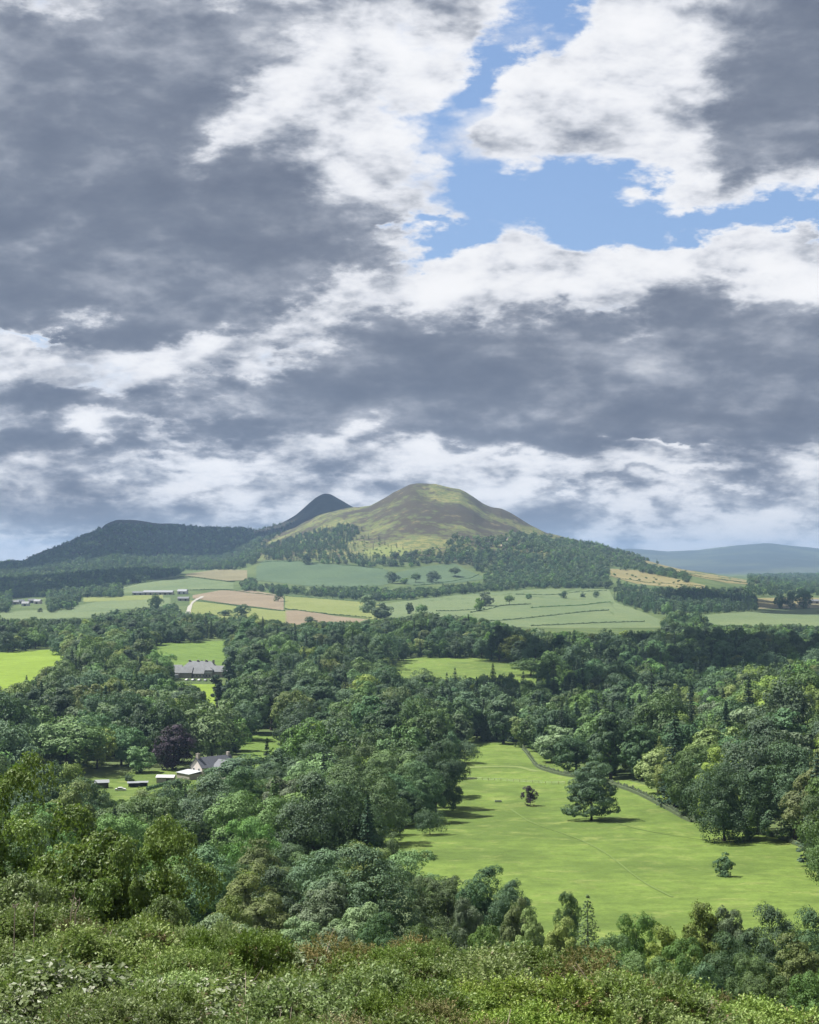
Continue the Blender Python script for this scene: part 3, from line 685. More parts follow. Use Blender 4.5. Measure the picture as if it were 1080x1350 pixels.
put(280, 930, 700, 'broad0', 74, 'large rounded green tree directly behind the farmhouse')
put(352, 972, 560, 'fir1', 26, 'single spiky conifer standing right of the farmhouse roof')
put(303, 844, 1010, 'cypress', 17, 'tall narrow dark tree right of the grey roofed mansion, its top against the green field')
put(286, 880, 930, 'cypress', 15, 'narrow dark column tree in front of the mansion, right of the bright lawn')
put(305, 888, 880, 'cypress', 22, 'dark column tree below the tall narrow tree near the mansion')
put(160, 945, 680, 'broad1', 52); put(185, 985, 655, 'broad7', 34); put(20, 958, 640, 'broad4', 62)
put(171, 1018, 628, 'sapling', 12, 'little round shrub on the farmhouse lawn above the sheds')
put(313, 997, 590, 'broad4', 78, 'dark round tree right in front of the farmhouse end wall')
for px, top, Y, k, w in [(575, 985, 500, 'broad4', 60), (555, 1010, 480, 'broad1', 60), (520, 1025, 470, 'broad4', 66), (500, 1060, 440, 'broad0', 64), (470, 1040, 460, 'broad4', 70), (535, 1045, 465, 'broad4', 50)]: put(px, top, Y, k, w)
put(267, 868, 1160, 'sapling', 10, 'small pointed tree behind the mansion roof')
# big wood left of the meadow
for px, top, Y, k, w in [(400,955,560,'broad0',66),(440,952,570,'broad4',70),(485,957,565,'broad3',72),(530,962,560,'broad7',66),(570,965,555,'broad1',62),(585,985,520,'broad4',56),(470,975,520,'broad0',70),(520,985,510,'broad7',70),(420,985,520,'broad4',72),(380,972,540,'broad1',62),(560,1000,505,'broad1',60),(350,1010,520,'broad4',60),
    (645,935,860,'broad5',46),(680,925,880,'broad3',50),(715,930,860,'broad0',56),(744,905,840,'fir2',40),(760,925,760,'fir0',38),(722,940,800,'fir0',40),(700,950,800,'broad0',50),(785,940,690,'fir2',42),(760,958,640,'broad1',52),(735,955,690,'broad5',50),
    (848,968,600,'broad8',56),(890,958,560,'fir2',52),(868,985,540,'broad8',52),(920,985,540,'fir0',48),(890,990,520,'broad2',50),(830,950,680,'fir0',46),(1035,1035,470,'broad2',44),(1075,1012,450,'broad0',86),(1000,1000,500,'fir1',30),(1040,985,520,'fir0',34),(1060,960,560,'broad0',60),(985,990,520,'broad3',74),
    (1080,885,700,'broad2',60),(1040,895,700,'broad8',60),(1000,905,700,'broad2',56),(960,925,690,'broad0',60),(985,930,640,'broad5',60),(1030,930,640,'broad2',60),(1070,925,640,'broad5',56),(1050,950,600,'fir1',28),(925,945,700,'broad0',46),(945,958,640,'broad5',50),
    (700,868,1180,'broad3',48),(560,885,1020,'broad0',44),(600,880,1010,'fir2',24),(612,884,1000,'broad1',30),(650,874,1020,'fir0',22),(592,895,980,'broad4',42),(672,878,1010,'broad1',30),(690,885,1000,'fir2',26),(730,890,980,'fir0',26),(505,880,1000,'broad4',40),(475,870,1040,'broad0',44),
    (110,900,850,'broad2',44),(150,893,860,'broad8',44),(175,905,820,'broad2',52),(130,885,960,'broad5',40),(160,890,980,'broad0',40),(97,868,1050,'fir0',16),(60,905,900,'fir1',20),(35,890,980,'fir0',18),(205,915,800,'broad0',50),(240,910,860,'broad4',56),(215,935,760,'broad1',50),(140,925,760,'broad5',50),(100,930,740,'broad5',50),
    (120,836,1350,'broad4',50),(90,838,1400,'broad4',48),(150,838,1300,'broad0',46),(190,855,1200,'broad1',40),(212,860,1130,'broad0',38),(175,858,1200,'broad4',40),(140,855,1250,'broad1',44)]:
    put(px, top, Y, k, w)
# trees at the meadow foot and just below the gorse
NEAR = [(545,1150,255,'fine0',62),(590,1150,250,'fine0',70),(640,1150,245,'fine2',70),(672,1168,240,'fine2',52),(615,1185,215,'fine3',46),(680,1190,210,'fine1',44),(700,1205,200,'fine1',40),
  (748,1170,245,'fine0',30),(775,1178,205,'young_fir',70),(740,1215,190,'fine1',52),(805,1225,180,'fine0',54),(840,1195,190,'fine0',56),(880,1225,175,'fine1',60),(930,1196,190,'fine1',64),(965,1200,190,'fine3',52),(905,1232,165,'fine0',60),(960,1240,160,'fine2',70),(1020,1205,175,'fine2',76),(1072,1210,170,'fine2',76),(990,1250,150,'fine0',64),(1050,1240,150,'fine1',80),(1010,1278,140,'fine0',70),(1085,1268,135,'fine0',76),(850,1250,150,'fine0',64),(790,1255,150,'fine1',56),(930,1275,140,'fine2',64),(880,1290,130,'fine0',60),
  (330,1070,300,'fine0',70),(345,1185,200,'fine1',80),(400,1215,170,'fine3',76),(300,1190,180,'fine1',66),(450,1225,165,'fine3',70),(500,1210,180,'fine2',60),(560,1215,170,'fine0',64),(640,1215,170,'fine0',50),(300,1225,140,'fine1',60),(350,1235,130,'fine1',70),(690,1232,150,'fine0',56),(590,1235,150,'fine2',54),(480,1240,140,'fine3',60)]
for a in NEAR: put(*a)
for px, top, Y, k, w, lb in [(10,1042,64,'close0',230,'tall leafy tree filling the left edge just beyond the gorse'),(110,1088,58,'close1',240,'leafy tree with twiggy crown in front of the wood, second from the left edge'),(195,1112,56,'close0',180,'pale leafed tree right of the twiggy crowned one on the left'),(40,1140,50,'close1',200,'low leafy tree right behind the gorse at the left edge'),(225,1170,52,'close1',140,'small leafy tree rising behind the gorse left of centre'),(-60,1060,60,'close0',220,'leafy tree cut by the left edge of the view')]:
    put(px, top, Y, k, w, lb)

# --- the woods: scattered, skipping what would hide open ground
grid = {}
def free(X, Y, r):
    g = 16; a, b = int(X//g), int(Y//g)
    for i in range(a-2, a+3):
        for j in range(b-2, b+3):
            for (x, y, q) in grid.get((i, j), ()):
                if (x-X)**2+(y-Y)**2 < ((r+q)*.5)**2: return False
    return True
def occ(X, Y, r): grid.setdefault((int(X//16), int(Y//16)), []).append((X, Y, r))
for t in TREES: occ(t['X'], t['Y'], PROTO[t['key']]['W']*t['s']*.75)
rr = random.Random(11)
BW = ['broad0','broad1','broad3','broad4','broad6','broad7','broad2','broad5','broad8']
MASS = []
def zone_mix(px, py, Y):
    """what grows where: weights over BW and chance of conifers"""
    con = .06
    wts = [3, 3, 3, 4, 3, 3, .7, .6, .5]
    if 700 < px < 860 and 880 < py < 1010: con = .25
    elif 560 < px < 760 and 860 < py < 990: con = .2
    elif px > 840 and py < 900: con = .1
    elif px > 860 and 900 < py: con = .10; wts = [3, 2, 3, 2, 2, 2, 2.4, 1.6, 2]
    elif px < 230 and 860 < py < 950: con = .13; wts = [2, 1, 2, 1, 1, 2, 3, 3, 2.4]
    elif 330 < px < 560 and 830 < py < 960: con = .13; wts = [3, 3, 2, 4, 3, 2, .8, .8, .8]
    elif Y < 480 and px < 560: con = .04; wts = [3, 2, 3, 3, 2, 3, 1.2, .8, 1.2]
    return con, wts
GUARD = [(45,132,948,1020,650),(206,250,962,1006,668),(250,312,934,985,700),(340,365,974,1030,560),(292,314,846,900,1010),(275,298,884,930,930),(100,245,1008,1040,640),(372,590,958,1010,540),(310,372,968,1006,700),(228,305,872,900,1100)]
def try_tree(X, Y):
    px = CX+F*X/Y; Z = float(H(X, Y)); py = HY-F*Z/Y
    con, wts = zone_mix(px, py-10, Y)
    if rr.random() < con: k = rr.choice(['fir0', 'fir1', 'fir2', 'fir0', 'fir3', 'fir1'])
    else: k = rr.choices(BW, wts)[0]
    s = rr.uniform(.72, 1.12)
    
    if Y < 300: k = rr.choice(['fine0', 'fine2', 'fine0', 'fine1', 'fine3']); s = rr.uniform(.95, 1.35)
    if Y > 1350: s *= 1.0
    elif Y > 480: s *= 1.38
    elif Y >= 300: s *= 1.3
    if k[:3] == 'fir': s *= .8
    if 300 <= Y < 500 and k[:5] == 'broad': s *= PROTO[k]['H']/11.; k = {'mid': 'fine0', 'deep': 'fine2', 'light': 'fine1', 'silver': 'fine3'}[PROTO[k]['leaf']]
    p = PROTO[k]; h = p['H']*s*F/Y; w = p['W']*s*F/Y
    if Y < 1950 and -80 < px < 1160:
        if blocked(px, py, h, w, .06):
            s *= .62; h *= .62; w *= .62
            if blocked(px, py, h, w, .06): return
    tx0, tx1, ty0, ty1 = px-w*.45, px+w*.45, py-h*.96, py
    for a, b, c_, d_, gy in GUARD:
        if Y < gy:
            ov = max(0, min(b, tx1)-max(a, tx0))*max(0, min(d_, ty1)-max(c_, ty0))
            if ov > .07*(b-a)*(d_-c_): return
    if 60 < px < 250 and 596 < Y < 668: return
    r = p['W']*s*(.86 if k[0] != 'f' or k[:4] == 'fine' else .8)
    if not free(X, Y, r): return
    occ(X, Y, r); t = add_tree(X, Y, k, s, sz=rr.uniform(.9, 1.12)); return t
tot = 0
for it in range(46000):
    Y = 150 + (1950-150)*math.sqrt(rr.random()); px = rr.uniform(-150, 1230)
    X = (px-CX)*Y/F
    Z = None
    if Y < 300 and px > 540: continue       # meadow foot is planted by hand
    if 1700 < Y and (px > 250 and px < 800): continue
    try_tree(X, Y)
# ------------------------------------------------------------------ far woods, hedgerow trees, scrub on the hill
def scatter(poly, spacing, keys, ya, yb, smin=.7, smax=1.15, avoid=True, jit=1.0):
    """trees over the ground seen inside a photograph polygon, spaced in metres"""
    xs = [p[0] for p in poly]; ys = [p[1] for p in poly]
    Yn, Xn = [], []
    a = max(ya, unproj((min(xs)+max(xs))/2, max(ys)+6, ya, yb)[1]*.9)
    y = a; out = []
    while y < yb:
        wpx = spacing*F/y
        n = int((max(xs)-min(xs))/wpx)+1
        X = (np.array([min(xs)+(q+rr.uniform(-.4, .4)*jit)*wpx for q in range(n)])-CX)*y/F
        Yv = y + np.array([rr.uniform(-.45, .45) for _ in range(n)])*spacing
        pxx = CX+F*X/Yv; pyy = PY(X, Yv)
        k = inpoly(pxx, pyy, poly)
        for x_, y_, p_, q_ in zip(X[k], Yv[k], pxx[k], pyy[k]):
            key = rr.choice(keys); s = rr.uniform(smin, smax); P = PROTO[key]
            if avoid and blocked(p_, q_, P['H']*s*F/y_, P['W']*s*F/y_, .05): continue
            out.append((x_, y_, key, s))
        y += spacing
    return out
CB = ['coarse0','coarse1','coarse2','coarse0','coarse1','coarse3']; CC = ['coarsefir0','coarsefir1']
MASSL = []
MASSL += scatter([(-80,746),(30,742),(62,728),(105,711),(130,700),(152,692),(180,694),(250,696),(330,699),(345,712),(340,742),(318,752),(310,778),(290,752),(245,752),(228,762),(165,772),(150,792),(-80,806)], 17, CB+CC, 1950, 6050)
MASSL += scatter([(-80,788),(170,786),(250,806),(330,816),(460,830),(460,850),(-80,850)], 15, CB+['coarsefir1'], 1850, 2500)
MASSL += scatter([(-80,782),(165,782),(195,784),(200,806),(-80,806)], 19, CB, 2000, 3300)
MASSL += scatter([(305,775),(340,767),(400,774),(450,777),(520,784),(600,777),(650,772),(740,766),(805,760),(806,776),(700,777),(600,785),(520,794),(440,789),(310,779)], 15, CB, 2300, 3900, .7, 1.05)
MASSL += scatter([(342,724),(400,706),(455,692),(480,700),(455,720),(462,733),(520,741),(430,744),(350,738)], 13, CC+CC+['coarse1','coarse0'], 3200, 5000, .6, .95)
MASSL += scatter([(430,742),(520,741),(560,738),(600,734),(660,728),(720,735),(800,735),(806,760),(740,766),(640,772),(638,757),(612,744),(560,746),(510,751)], 16, CB+['coarse3'], 3100, 4300, .7, 1.05)
MASSL += scatter([(700,722),(722,712),(760,716),(800,722),(850,736),(880,748),(860,768),(806,764),(780,745)], 18, ['coarse3','coarse0','scrub','coarse0','coarse3','coarsefir1'], 3100, 4900, .6, 1.0)
MASSL += scatter([(845,746),(870,752),(915,764),(905,769),(880,762),(845,756)], 19, CB, 3000, 4700, .7, 1.0, False)
MASSL += scatter([(806,772),(880,766),(990,770),(996,782),(980,790),(880,788),(812,790)], 21, CB, 2300, 4700, .7, 1.1)
MASSL += scatter([(808,786),(880,790),(998,791),(998,806),(900,811),(850,810),(812,798)], 13, ['coarsefir0','coarsefir1','coarse1'], 2000, 3100, .75, .95)
MASSL += scatter([(985,750),(1100,752),(1100,786),(990,786)], 32, CB, 2500, 8500, .8, 1.2)
MASSL += scatter([(800,818),(900,820),(1100,824),(1100,850),(780,850)], 15, CB+['coarsefir1'], 1850, 2400)
MASSL += scatter([(470,812),(640,812),(800,832),(820,850),(470,850)], 15, CB, 1800, 1990)
MASSL += scatter([(480,740),(560,728),(600,712),(690,705),(760,715),(800,725),(720,738),(640,738),(560,742)], 16, ['scrub','scrub','coarse3','coarse0'], 3300, 4600, .5, 1.3, False)
MASSL += scatter([(440,700),(500,712),(545,728),(480,738),(440,722)], 26, ['scrub','coarsefir1'], 3500, 4700, .6, 1.1, False)
MASSL += scatter([(810,752),(930,774),(930,778),(810,768)], 44, ['scrub'], 3000, 4500, .6, 1.2, False)
MASSL += scatter([(325,700),(350,696),(372,691),(392,686),(372,704),(345,724)], 17, CC+['coarse1','scrub'], 4300, 6050, .45, .8, False)
# open-country trees one can tell apart
for px, top, base, key, w, lb in [
 (640,779,799,'broad5',18,'open crowned tree in the pale pasture, tallest of the pasture trees'),(632,789,806,'broad7',12,'small tree close in front of the tallest tree in the pale pasture'),
 (672,784,797,'broad3',12,'small round tree in the pale pasture right of the tallest one'),(697,783,790,'broad7',8,'tiny tree on the hedge line of the pale pasture'),
 (743,779,789,'broad4',10,'round dark tree between two hedge lines of the pale pasture'),(769,780,788,'sapling',7,'small pointed tree between the two dark round ones in the pale pasture'),(786,779,788,'broad4',8,'dark round tree nearest the right end of the pale pasture'),
 (485,783,808,'broad5',20,'pale rounded tree at the left end of the pale pasture'),(503,794,815,'broad5',24,'pale bushy tree just below the rounded one at the left end of the pasture'),(540,795,810,'broad7',10,'thin tree above the wood edge left of the pale pasture'),(556,796,812,'broad3',14,'small tree above the wood edge in the pale pasture'),
 (405,729,744,'broad4',13,'dark tree at the top of the left blue green field'),(382,735,741,'sapling',5,'tiny pointed tree on the top edge of the left blue green field'),
 (518,754,769,'broad4',17,'dark round tree at the left end of the right blue green field'),(548,755,768,'broad3',12,'small round tree second in the row across the blue green field'),(571,753,768,'broad4',18,'widest dark tree in the row across the blue green field'),(600,747,760,'broad3',13,'dark tree near the top right of the right blue green field'),(533,762,770,'broad7',10,'low tree between the first two of the row in the blue green field'),
 (367,772,793,'broad4',12,'dark tree at the right end of the brown stubble'),(409,813,828,'broad4',17,'round dark tree on the tan field above the wood'),
 (318,797,814,'broad4',20,'dark tree under the yellow field beside the farm track'),(205,784,806,'broad0',16,'tall tree in the clump in front of the long farm shed'),(297,804,812,'broad4',18,'low dark tree at the lower edge of the yellow field'),
 (879,794,816,'broad3',13,'egg shaped tree standing in front of the dark plantation'),(893,806,828,'broad0',20,'broad pale tree on the field edge below the dark plantation'),(910,810,828,'broad7',18,'tree right of the broad pale one below the plantation'),
 (1042,780,803,'broad4',16,'dark tree left of the group on the right hand field'),(1060,778,802,'broad0',20,'tallest tree of the group on the right hand field'),(1028,784,802,'broad7',13,'smaller tree at the left of the group on the right hand field'),(903,770,776,'sapling',9,'small round bush on the golden slope')]:
    yb_ = 4400 if base < 795 else 3200
    put(px, top, ybase(px, base, 1900, yb_), key, w, lb, group='lone trees in the far fields')

# ------------------------------------------------------------------ which of them show
vis = np.zeros((1350//3, 1080//3), bool)
order = sorted(range(len(TREES)), key=lambda i: TREES[i]['Y'])
# the gorse in front hides the bottom of the view
fgx = np.arange(360)*3; fgy = np.interp(fgx, [0, 120, 300, 420, 640, 760, 860, 1000, 1080], [1205, 1195, 1215, 1240, 1232, 1270, 1300, 1325, 1335])
vis |= (np.arange(450)[:, None]*3 > fgy[None, :])
for i in order:
    t = TREES[i]; conf = t['typ'] in ('conifer',)
    x0, x1 = int((t['px']-t['w']*.48)//3), int((t['px']+t['w']*.48)//3)+1; y0, y1 = int((t['py']-t['h'])//3), int(t['py']//3)+1
    cnt = 0; hw = max(t['w']*.5, 1)/3; hh = (y1-y0)
    for x in range(max(0, x0), min(360, x1)):
        u = abs((x+.5-t['px']/3)/hw)
        if u > 1: continue
        e = (u*.8 if conf else (1-math.sqrt(1-u*u))*.5)*hh
        a, b = max(0, int(y0+e)), min(450, y1)
        if a < b: s_ = vis[a:b, x]; cnt += int((~s_).sum()); s_[:] = True
    t['vis'] = cnt
named = [t for t in TREES if t['special']]
rest = [t for t in TREES if not t['special']]
NB = 285 - sum(1 for t in named if t['typ'] not in ('conifer', 'bush', 'columnar', 'cedar'))
bl = sorted([t for t in rest if t['typ'] == 'broadleaf'], key=lambda t: -t['vis'])
cf = sorted([t for t in rest if t['typ'] == 'conifer'], key=lambda t: -t['vis'])
bl_k = [t for t in bl if t['vis'] > 5][:NB]; cf_k = [t for t in cf if t['vis'] > 5][:170]
keep = named + bl_k + cf_k; ids = set(map(id, keep))
massT = [t for t in TREES if id(t) not in ids]

# ------------------------------------------------------------------ labels that single a tree out
LM = [('the white gabled farmhouse', 265, 1010), ('the grey roofed mansion', 265, 886), ('the dark purple beech', 228, 985), ('the broad layered meadow tree', 780, 1040), ('the small purple meadow tree', 699, 1050),
      ('the round dark bush by the meadow', 567, 1083), ('the bright field at the left edge', 40, 880), ('the green field above the mansion', 250, 860), ('the enclosed glade in the wood', 620, 882),
      ('the big round tree by the wall', 955, 1060), ('the small solitary meadow tree', 956, 1138), ('the bend of the stone wall', 705, 1005), ('the domed tree by the lawn', 87, 985), ('the spiky lone conifer', 352, 1000),
      ('the lower right corner', 1080, 1350), ('the gorse on the left', 100, 1230), ('the pale pasture', 700, 810), ('the tall narrow dark tree', 303, 870), ('the far field on the right', 1040, 815), ('the river reach', 895, 967), ('the meadow foot', 760, 1215), ('the sheds by the lawn', 170, 1035), ('the gorse crest', 560, 1235)]
TONE = {'mid': 'mid green', 'deep': 'dark green', 'light': 'light green', 'silver': 'silvery green', 'purple': 'purple', 'needle': 'blackish green', 'larch': 'soft green', 'near': 'fresh green'}
def direction(dx_, dy_):
    a = math.degrees(math.atan2(-dy_, dx_)) % 360
    return ['right of', 'up and right of', 'behind', 'up and left of', 'left of', 'down and left of', 'in front of', 'down and right of'][int((a+22.5)//45) % 8]
USED = set()
def tree_label(t):
    cx, cy = t['px'], t['py']-t['h']*.7
    sz = 'tall' if t['h'] > 1.25*(PROTO['broad0']['H']*F/t['Y']) else 'low' if t['h'] < .8*(PROTO['broad0']['H']*F/t['Y']) else 'middling'
    shape = {'conifer': 'pointed conifer', 'broadleaf': 'rounded tree'}[t['typ']]
    if t['w'] > 1.02*t['h'] and t['typ'] == 'broadleaf': shape = 'wide crowned tree'
    cand = sorted(LM, key=lambda l: (l[1]-cx)**2+(l[2]-cy)**2)
    for rank in range(0, 7):
        n, lx, ly = cand[rank]; dd = math.hypot(lx-cx, ly-cy)
        how = 'close' if dd < 35 else 'a little way' if dd < 80 else 'some way' if dd < 140 else 'well' if dd < 220 else 'far'
        s = f"{sz} {TONE[t['leaf']]} {shape} {how} {direction(cx-lx, cy-ly)} {n}"
        if s not in USED and len(s.split()) <= 16: USED.add(s); return s
    for n, lx, ly in cand[:5]:
        for n2, lx2, ly2 in cand[:7]:
            if n2 == n: continue
            s = f"{TONE[t['leaf']]} {shape} {direction(cx-lx, cy-ly)} {n}, {direction(cx-lx2, cy-ly2)} {n2}"
            if s not in USED and len(s.split()) <= 16: USED.add(s); return s
    for n, lx, ly in sorted(LM, key=lambda l: (l[1]-cx)**2+(l[2]-cy)**2):
        for w_ in ('just', 'set', 'standing', 'growing', 'rising'):
            s = f"{sz} {shape} {w_} {direction(cx-lx, cy-ly)} {n}"
            if s not in USED: USED.add(s); return s
    return s
NAMES = {'broadleaf': 'broadleaf_tree', 'conifer': 'conifer', 'columnar': 'columnar_tree', 'cedar': 'spreading_tree', 'bush': 'bush'}
CATS = {'broadleaf': 'broadleaf tree', 'conifer': 'conifer', 'columnar': 'columnar tree', 'cedar': 'spreading tree', 'bush': 'bush'}
GR = {'broadleaf': 'broadleaf trees in the valley woods', 'conifer': 'conifers among the valley woods', 'columnar': 'dark column trees by the mansion', 'cedar': None, 'bush': 'bushes at the meadow edge'}
def merged_mesh(key):
    P = PROTO[key]
    if 'one' in P: return P['one']
    vs, fs, mi, off = [], [], [], 0
    for q, me in enumerate((P['crown'], P['trunk'])):
        v = np.empty(len(me.vertices)*3, np.float32); me.vertices.foreach_get('co', v); f = np.empty(len(me.loops), np.int32); me.loops.foreach_get('vertex_index', f)
        vs.append(v.reshape(-1, 3)); fs.append(f.reshape(-1, 4)+off); mi.append(np.full(len(me.polygons), q)); off += len(me.vertices)
    P['one'] = mesh_np(key+'_tree', np.concatenate(vs), np.concatenate(fs), [P['crown'].materials[0], BARK], np.concatenate(mi)); return P['one']
for t in keep:
    P = PROTO[t['key']]; nm = 'purple_beech' if t['key'] == 'beech' else NAMES[t['typ']]
    sc_ = (t['s'], t['s'], t['s']*t['sz']); loc = (t['X'], t['Y'], t['Z']-.15)
    if t['h'] > 34 or t['special']:
        e = empty(nm, loc, t['rz'], sc_)
        c = link(bpy.data.objects.new('crown', P['crown']), e); link(bpy.data.objects.new('trunk', P['trunk']), e)
    else:
        e = link(bpy.data.objects.new(nm, merged_mesh(t['key']))); e.location = loc; e.rotation_euler = (0, 0, t['rz']); e.scale = sc_
    tag(e, t['special'] or tree_label(t), CATS[t['typ']], t['group'] or GR[t['typ']])
print('trees', len(TREES), 'kept', len(keep), 'bl', len(bl_k), 'cf', len(cf_k), 'mass', len(massT), 'far', len(MASSL))

# ------------------------------------------------------------------ the rest of the woods: one object each, instanced points
def woodland(name, pts):
    """pts: (x, y, z, key, sxy, sz, rz)"""
    keys = sorted({p[3] for p in pts})
    lib = bpy.data.collections.new(name+'_kinds')
    for i, k in enumerate(keys): lib.objects.link(bpy.data.objects.new('%02d_%s' % (i, k), merged_mesh(k)))
    me = bpy.data.meshes.new(name); me.vertices.add(len(pts))
    me.vertices.foreach_set('co', np.array([(p[0], p[1], p[2]) for p in pts], np.float32).ravel())
    a = me.attributes.new('kind_index', 'INT', 'POINT'); a.data.foreach_set('value', np.array([keys.index(p[3]) for p in pts], np.int32))
    a = me.attributes.new('size', 'FLOAT_VECTOR', 'POINT'); a.data.foreach_set('vector', np.array([(p[4], p[4], p[5]) for p in pts], np.float32).ravel())
    a = me.attributes.new('turn', 'FLOAT_VECTOR', 'POINT'); a.data.foreach_set('vector', np.array([(0, 0, p[6]) for p in pts], np.float32).ravel())
    o = link(bpy.data.objects.new(name, me))
    g = bpy.data.node_groups.new(name, 'GeometryNodeTree')
    g.interface.new_socket('Geometry', in_out='INPUT', socket_type='NodeSocketGeometry'); g.interface.new_socket('Geometry', in_out='OUTPUT', socket_type='NodeSocketGeometry')
    n = g.nodes; gi = n.new('NodeGroupInput'); go = n.new('NodeGroupOutput'); ins = n.new('GeometryNodeInstanceOnPoints'); ci = n.new('GeometryNodeCollectionInfo')
    ci.inputs['Collection'].default_value = lib; ci.inputs['Separate Children'].default_value = True; ci.inputs['Reset Children'].default_value = True
    def attr(nm_, typ):
        q = n.new('GeometryNodeInputNamedAttribute'); q.data_type = typ; q.inputs[0].default_value = nm_; return q.outputs['Attribute']
    l = g.links
    l.new(gi.outputs[0], ins.inputs['Points']); l.new(ci.outputs[0], ins.inputs['Instance']); ins.inputs['Pick Instance'].default_value = True
    l.new(attr('kind_index', 'INT'), ins.inputs['Instance Index']); l.new(attr('size', 'FLOAT_VECTOR'), ins.inputs['Scale']); 
    e2r = n.new('FunctionNodeEulerToRotation'); l.new(attr('turn', 'FLOAT_VECTOR'), e2r.inputs[0]); l.new(e2r.outputs[0], ins.inputs['Rotation'])
    l.new(ins.outputs[0], go.inputs[0])
    o.modifiers.new('trees', 'NODES').node_group = g
    return o
pts = [(t['X'], t['Y'], t['Z']-.2, t['key'], t['s'], t['s']*t['sz'], t['rz']) for t in massT]
tag(woodland('woodland', pts), 'dense mass of smaller mixed trees filling the valley woods', 'woodland', kind='stuff')
xy = np.array([(m[0], m[1]) for m in MASSL]); zz = H(xy[:, 0], xy[:, 1])
pts = [(m[0], m[1], float(z)-.3, m[2], m[3], m[3]*rr.uniform(.85, 1.15), rr.uniform(0, 6.28)) for m, z in zip(MASSL, zz)]
tag(woodland('distant_woodland', pts), 'far woods, belts and scrub round the foot of the hills', 'woodland', kind='stuff')
# ------------------------------------------------------------------ buildings
M_wall = plain('harled_wall', (.50, .45, .42), .9, 1.2, .12)
M_slate = plain('slate_roof', (.075, .08, .095), .6, 2.5, .3, .4)
M_slate2 = plain('mansion_slate', (.115, .122, .13), .6, .35, .45, .3)
M_stone = plain('sandstone', (.27, .245, .215), .9, 1.0, .25, .3)
M_white = plain('white_paint', (.42, .42, .42), .6, 2, .06)
M_dark = plain('dark_timber', (.045, .04, .035), .8, 2, .3)
M_tin = plain('tin_roof', (.20, .21, .225), .45, 1, .15)
M_lead = plain('conservatory_roof', (.36, .38, .40), .35, 1, .1)
M_glass, nt_, bs_, _ = material('window_glass'); bs_.inputs['Base Color'].default_value = (.03, .035, .04, 1); bs_.inputs['Roughness'].default_value = .08
M_wallstone = plain('drystone', (.055, .075, .035), .95, 1.5, .4, .6)
M_wood = plain('weathered_wood', (.22, .18, .13), .9, 3, .3)

def site(px, py, ya, yb): x, y, z = unproj(px, py, ya, yb); return x, y, z
def child_box(name, mat, parent, c, d): return MB().box(c, d).build(name, mat, parent)

def window(parent, c, w, h, axis='y', arched=False):
    """glass set in a frame; wall faces -y or -x"""
    f = MB(); t = .12
    def bx(u, v, du, dv, dep, off):
        if axis == 'y': f.box((c[0]+u, c[1]+off, c[2]+v), (du, dep, dv))
        else: f.box((c[0]+off, c[1]+u, c[2]+v), (dep, du, dv))
    for s in (-1, 1): bx(s*(w/2), 0, t, h+t, .14, -.05); bx(0, s*h/2, w-t, t, .12, -.05)
    bx(0, 0, .05, h-t, .10, -.04)
    fr = f.build('window', M_white, parent)
    g = MB(); g.box((c[0], c[1]-.03, c[2]) if axis == 'y' else (c[0]-.03, c[1], c[2]), (w-t, .03, h-t) if axis == 'y' else (.03, w-t, h-t)); g.build('pane', M_glass, fr)
    return fr

# farmhouse: gable towards the viewer, ridge running away to the right
def farmhouse():
    x, y, z = site(259, 1026, 500, 720); z -= .1
    e = empty('farmhouse', (x, y, z), radians(-48)); tag(e, 'pale farmhouse with a white gable and grey slate roof among the trees', 'house')
    # local: gable end faces -y
    L, W, hw, hr = 17, 8.6, 4.8, 3.7
    def rot(mb):   # ridge along y
        for v in mb.V:
            a = v[:, 0].copy(); v[:, 0] = -v[:, 1]; v[:, 1] = a
        return mb
    rot(MB().house((L/2, 0, 0), L, W, hw, hr)).build('wall', M_wall, e)
    rf = rot(MB().gable((L/2, 0, hw+.06), L, W, hr, .45, .2)).build('roof', M_slate, e)
    ch = rot(MB().box((.8, 0, hw+hr+.7), (1.0, 1.7, 1.9)).box((.8, 0, hw+hr+1.72), (1.2, 1.9, .18))).build('chimney', M_stone, rf)
    rot(MB().tube([(.8, -.4, hw+hr+1.8), (.8, -.4, hw+hr+2.3)], .16).tube([(.8, .4, hw+hr+1.8), (.8, .4, hw+hr+2.3)], .16)).build('chimney_pot', M_stone, ch)
    rot(MB().box((L-.8, 0, hw+hr+.6), (1.0, 1.6, 1.7))).build('chimney', M_stone, rf)
    for q in (-1.9, 1.9): window(e, (q, -.02, 3.6), 1.0, 1.5); window(e, (q, -.02, 1.3), 1.0, 1.3)
    for q in (3.5, 7.5, 11.5): window(e, (-W/2-.0, q, 3.3), 1.0, 1.4, 'x')
    # cross wing to the right
    wg = MB().house((9.3, 9, 0), 11, 7.4, 4.4, 3.2).build('wing', M_wall, e)
    MB().gable((9.3, 9, 4.46), 11, 7.4, 3.2, .4, .2).build('roof', M_slate, wg)
    # flat lean-to in front
    lt = MB().box((-1.0, -3.1, 1.25), (9.4, 5.9, 2.5)).build('lean_to', M_stone, e)
    MB().add([[-6,-6.4,2.52],[4,-6.4,2.52],[4,-.1,3.3],[-6,-.1,3.3],[-6,-6.4,2.67],[4,-6.4,2.67],[4,-.1,3.45],[-6,-.1,3.45]], [[0,3,2,1],[4,5,6,7],[0,1,5,4],[1,2,6,5],[2,3,7,6],[3,0,4,7]]).build('roof', M_lead, lt)
farmhouse()
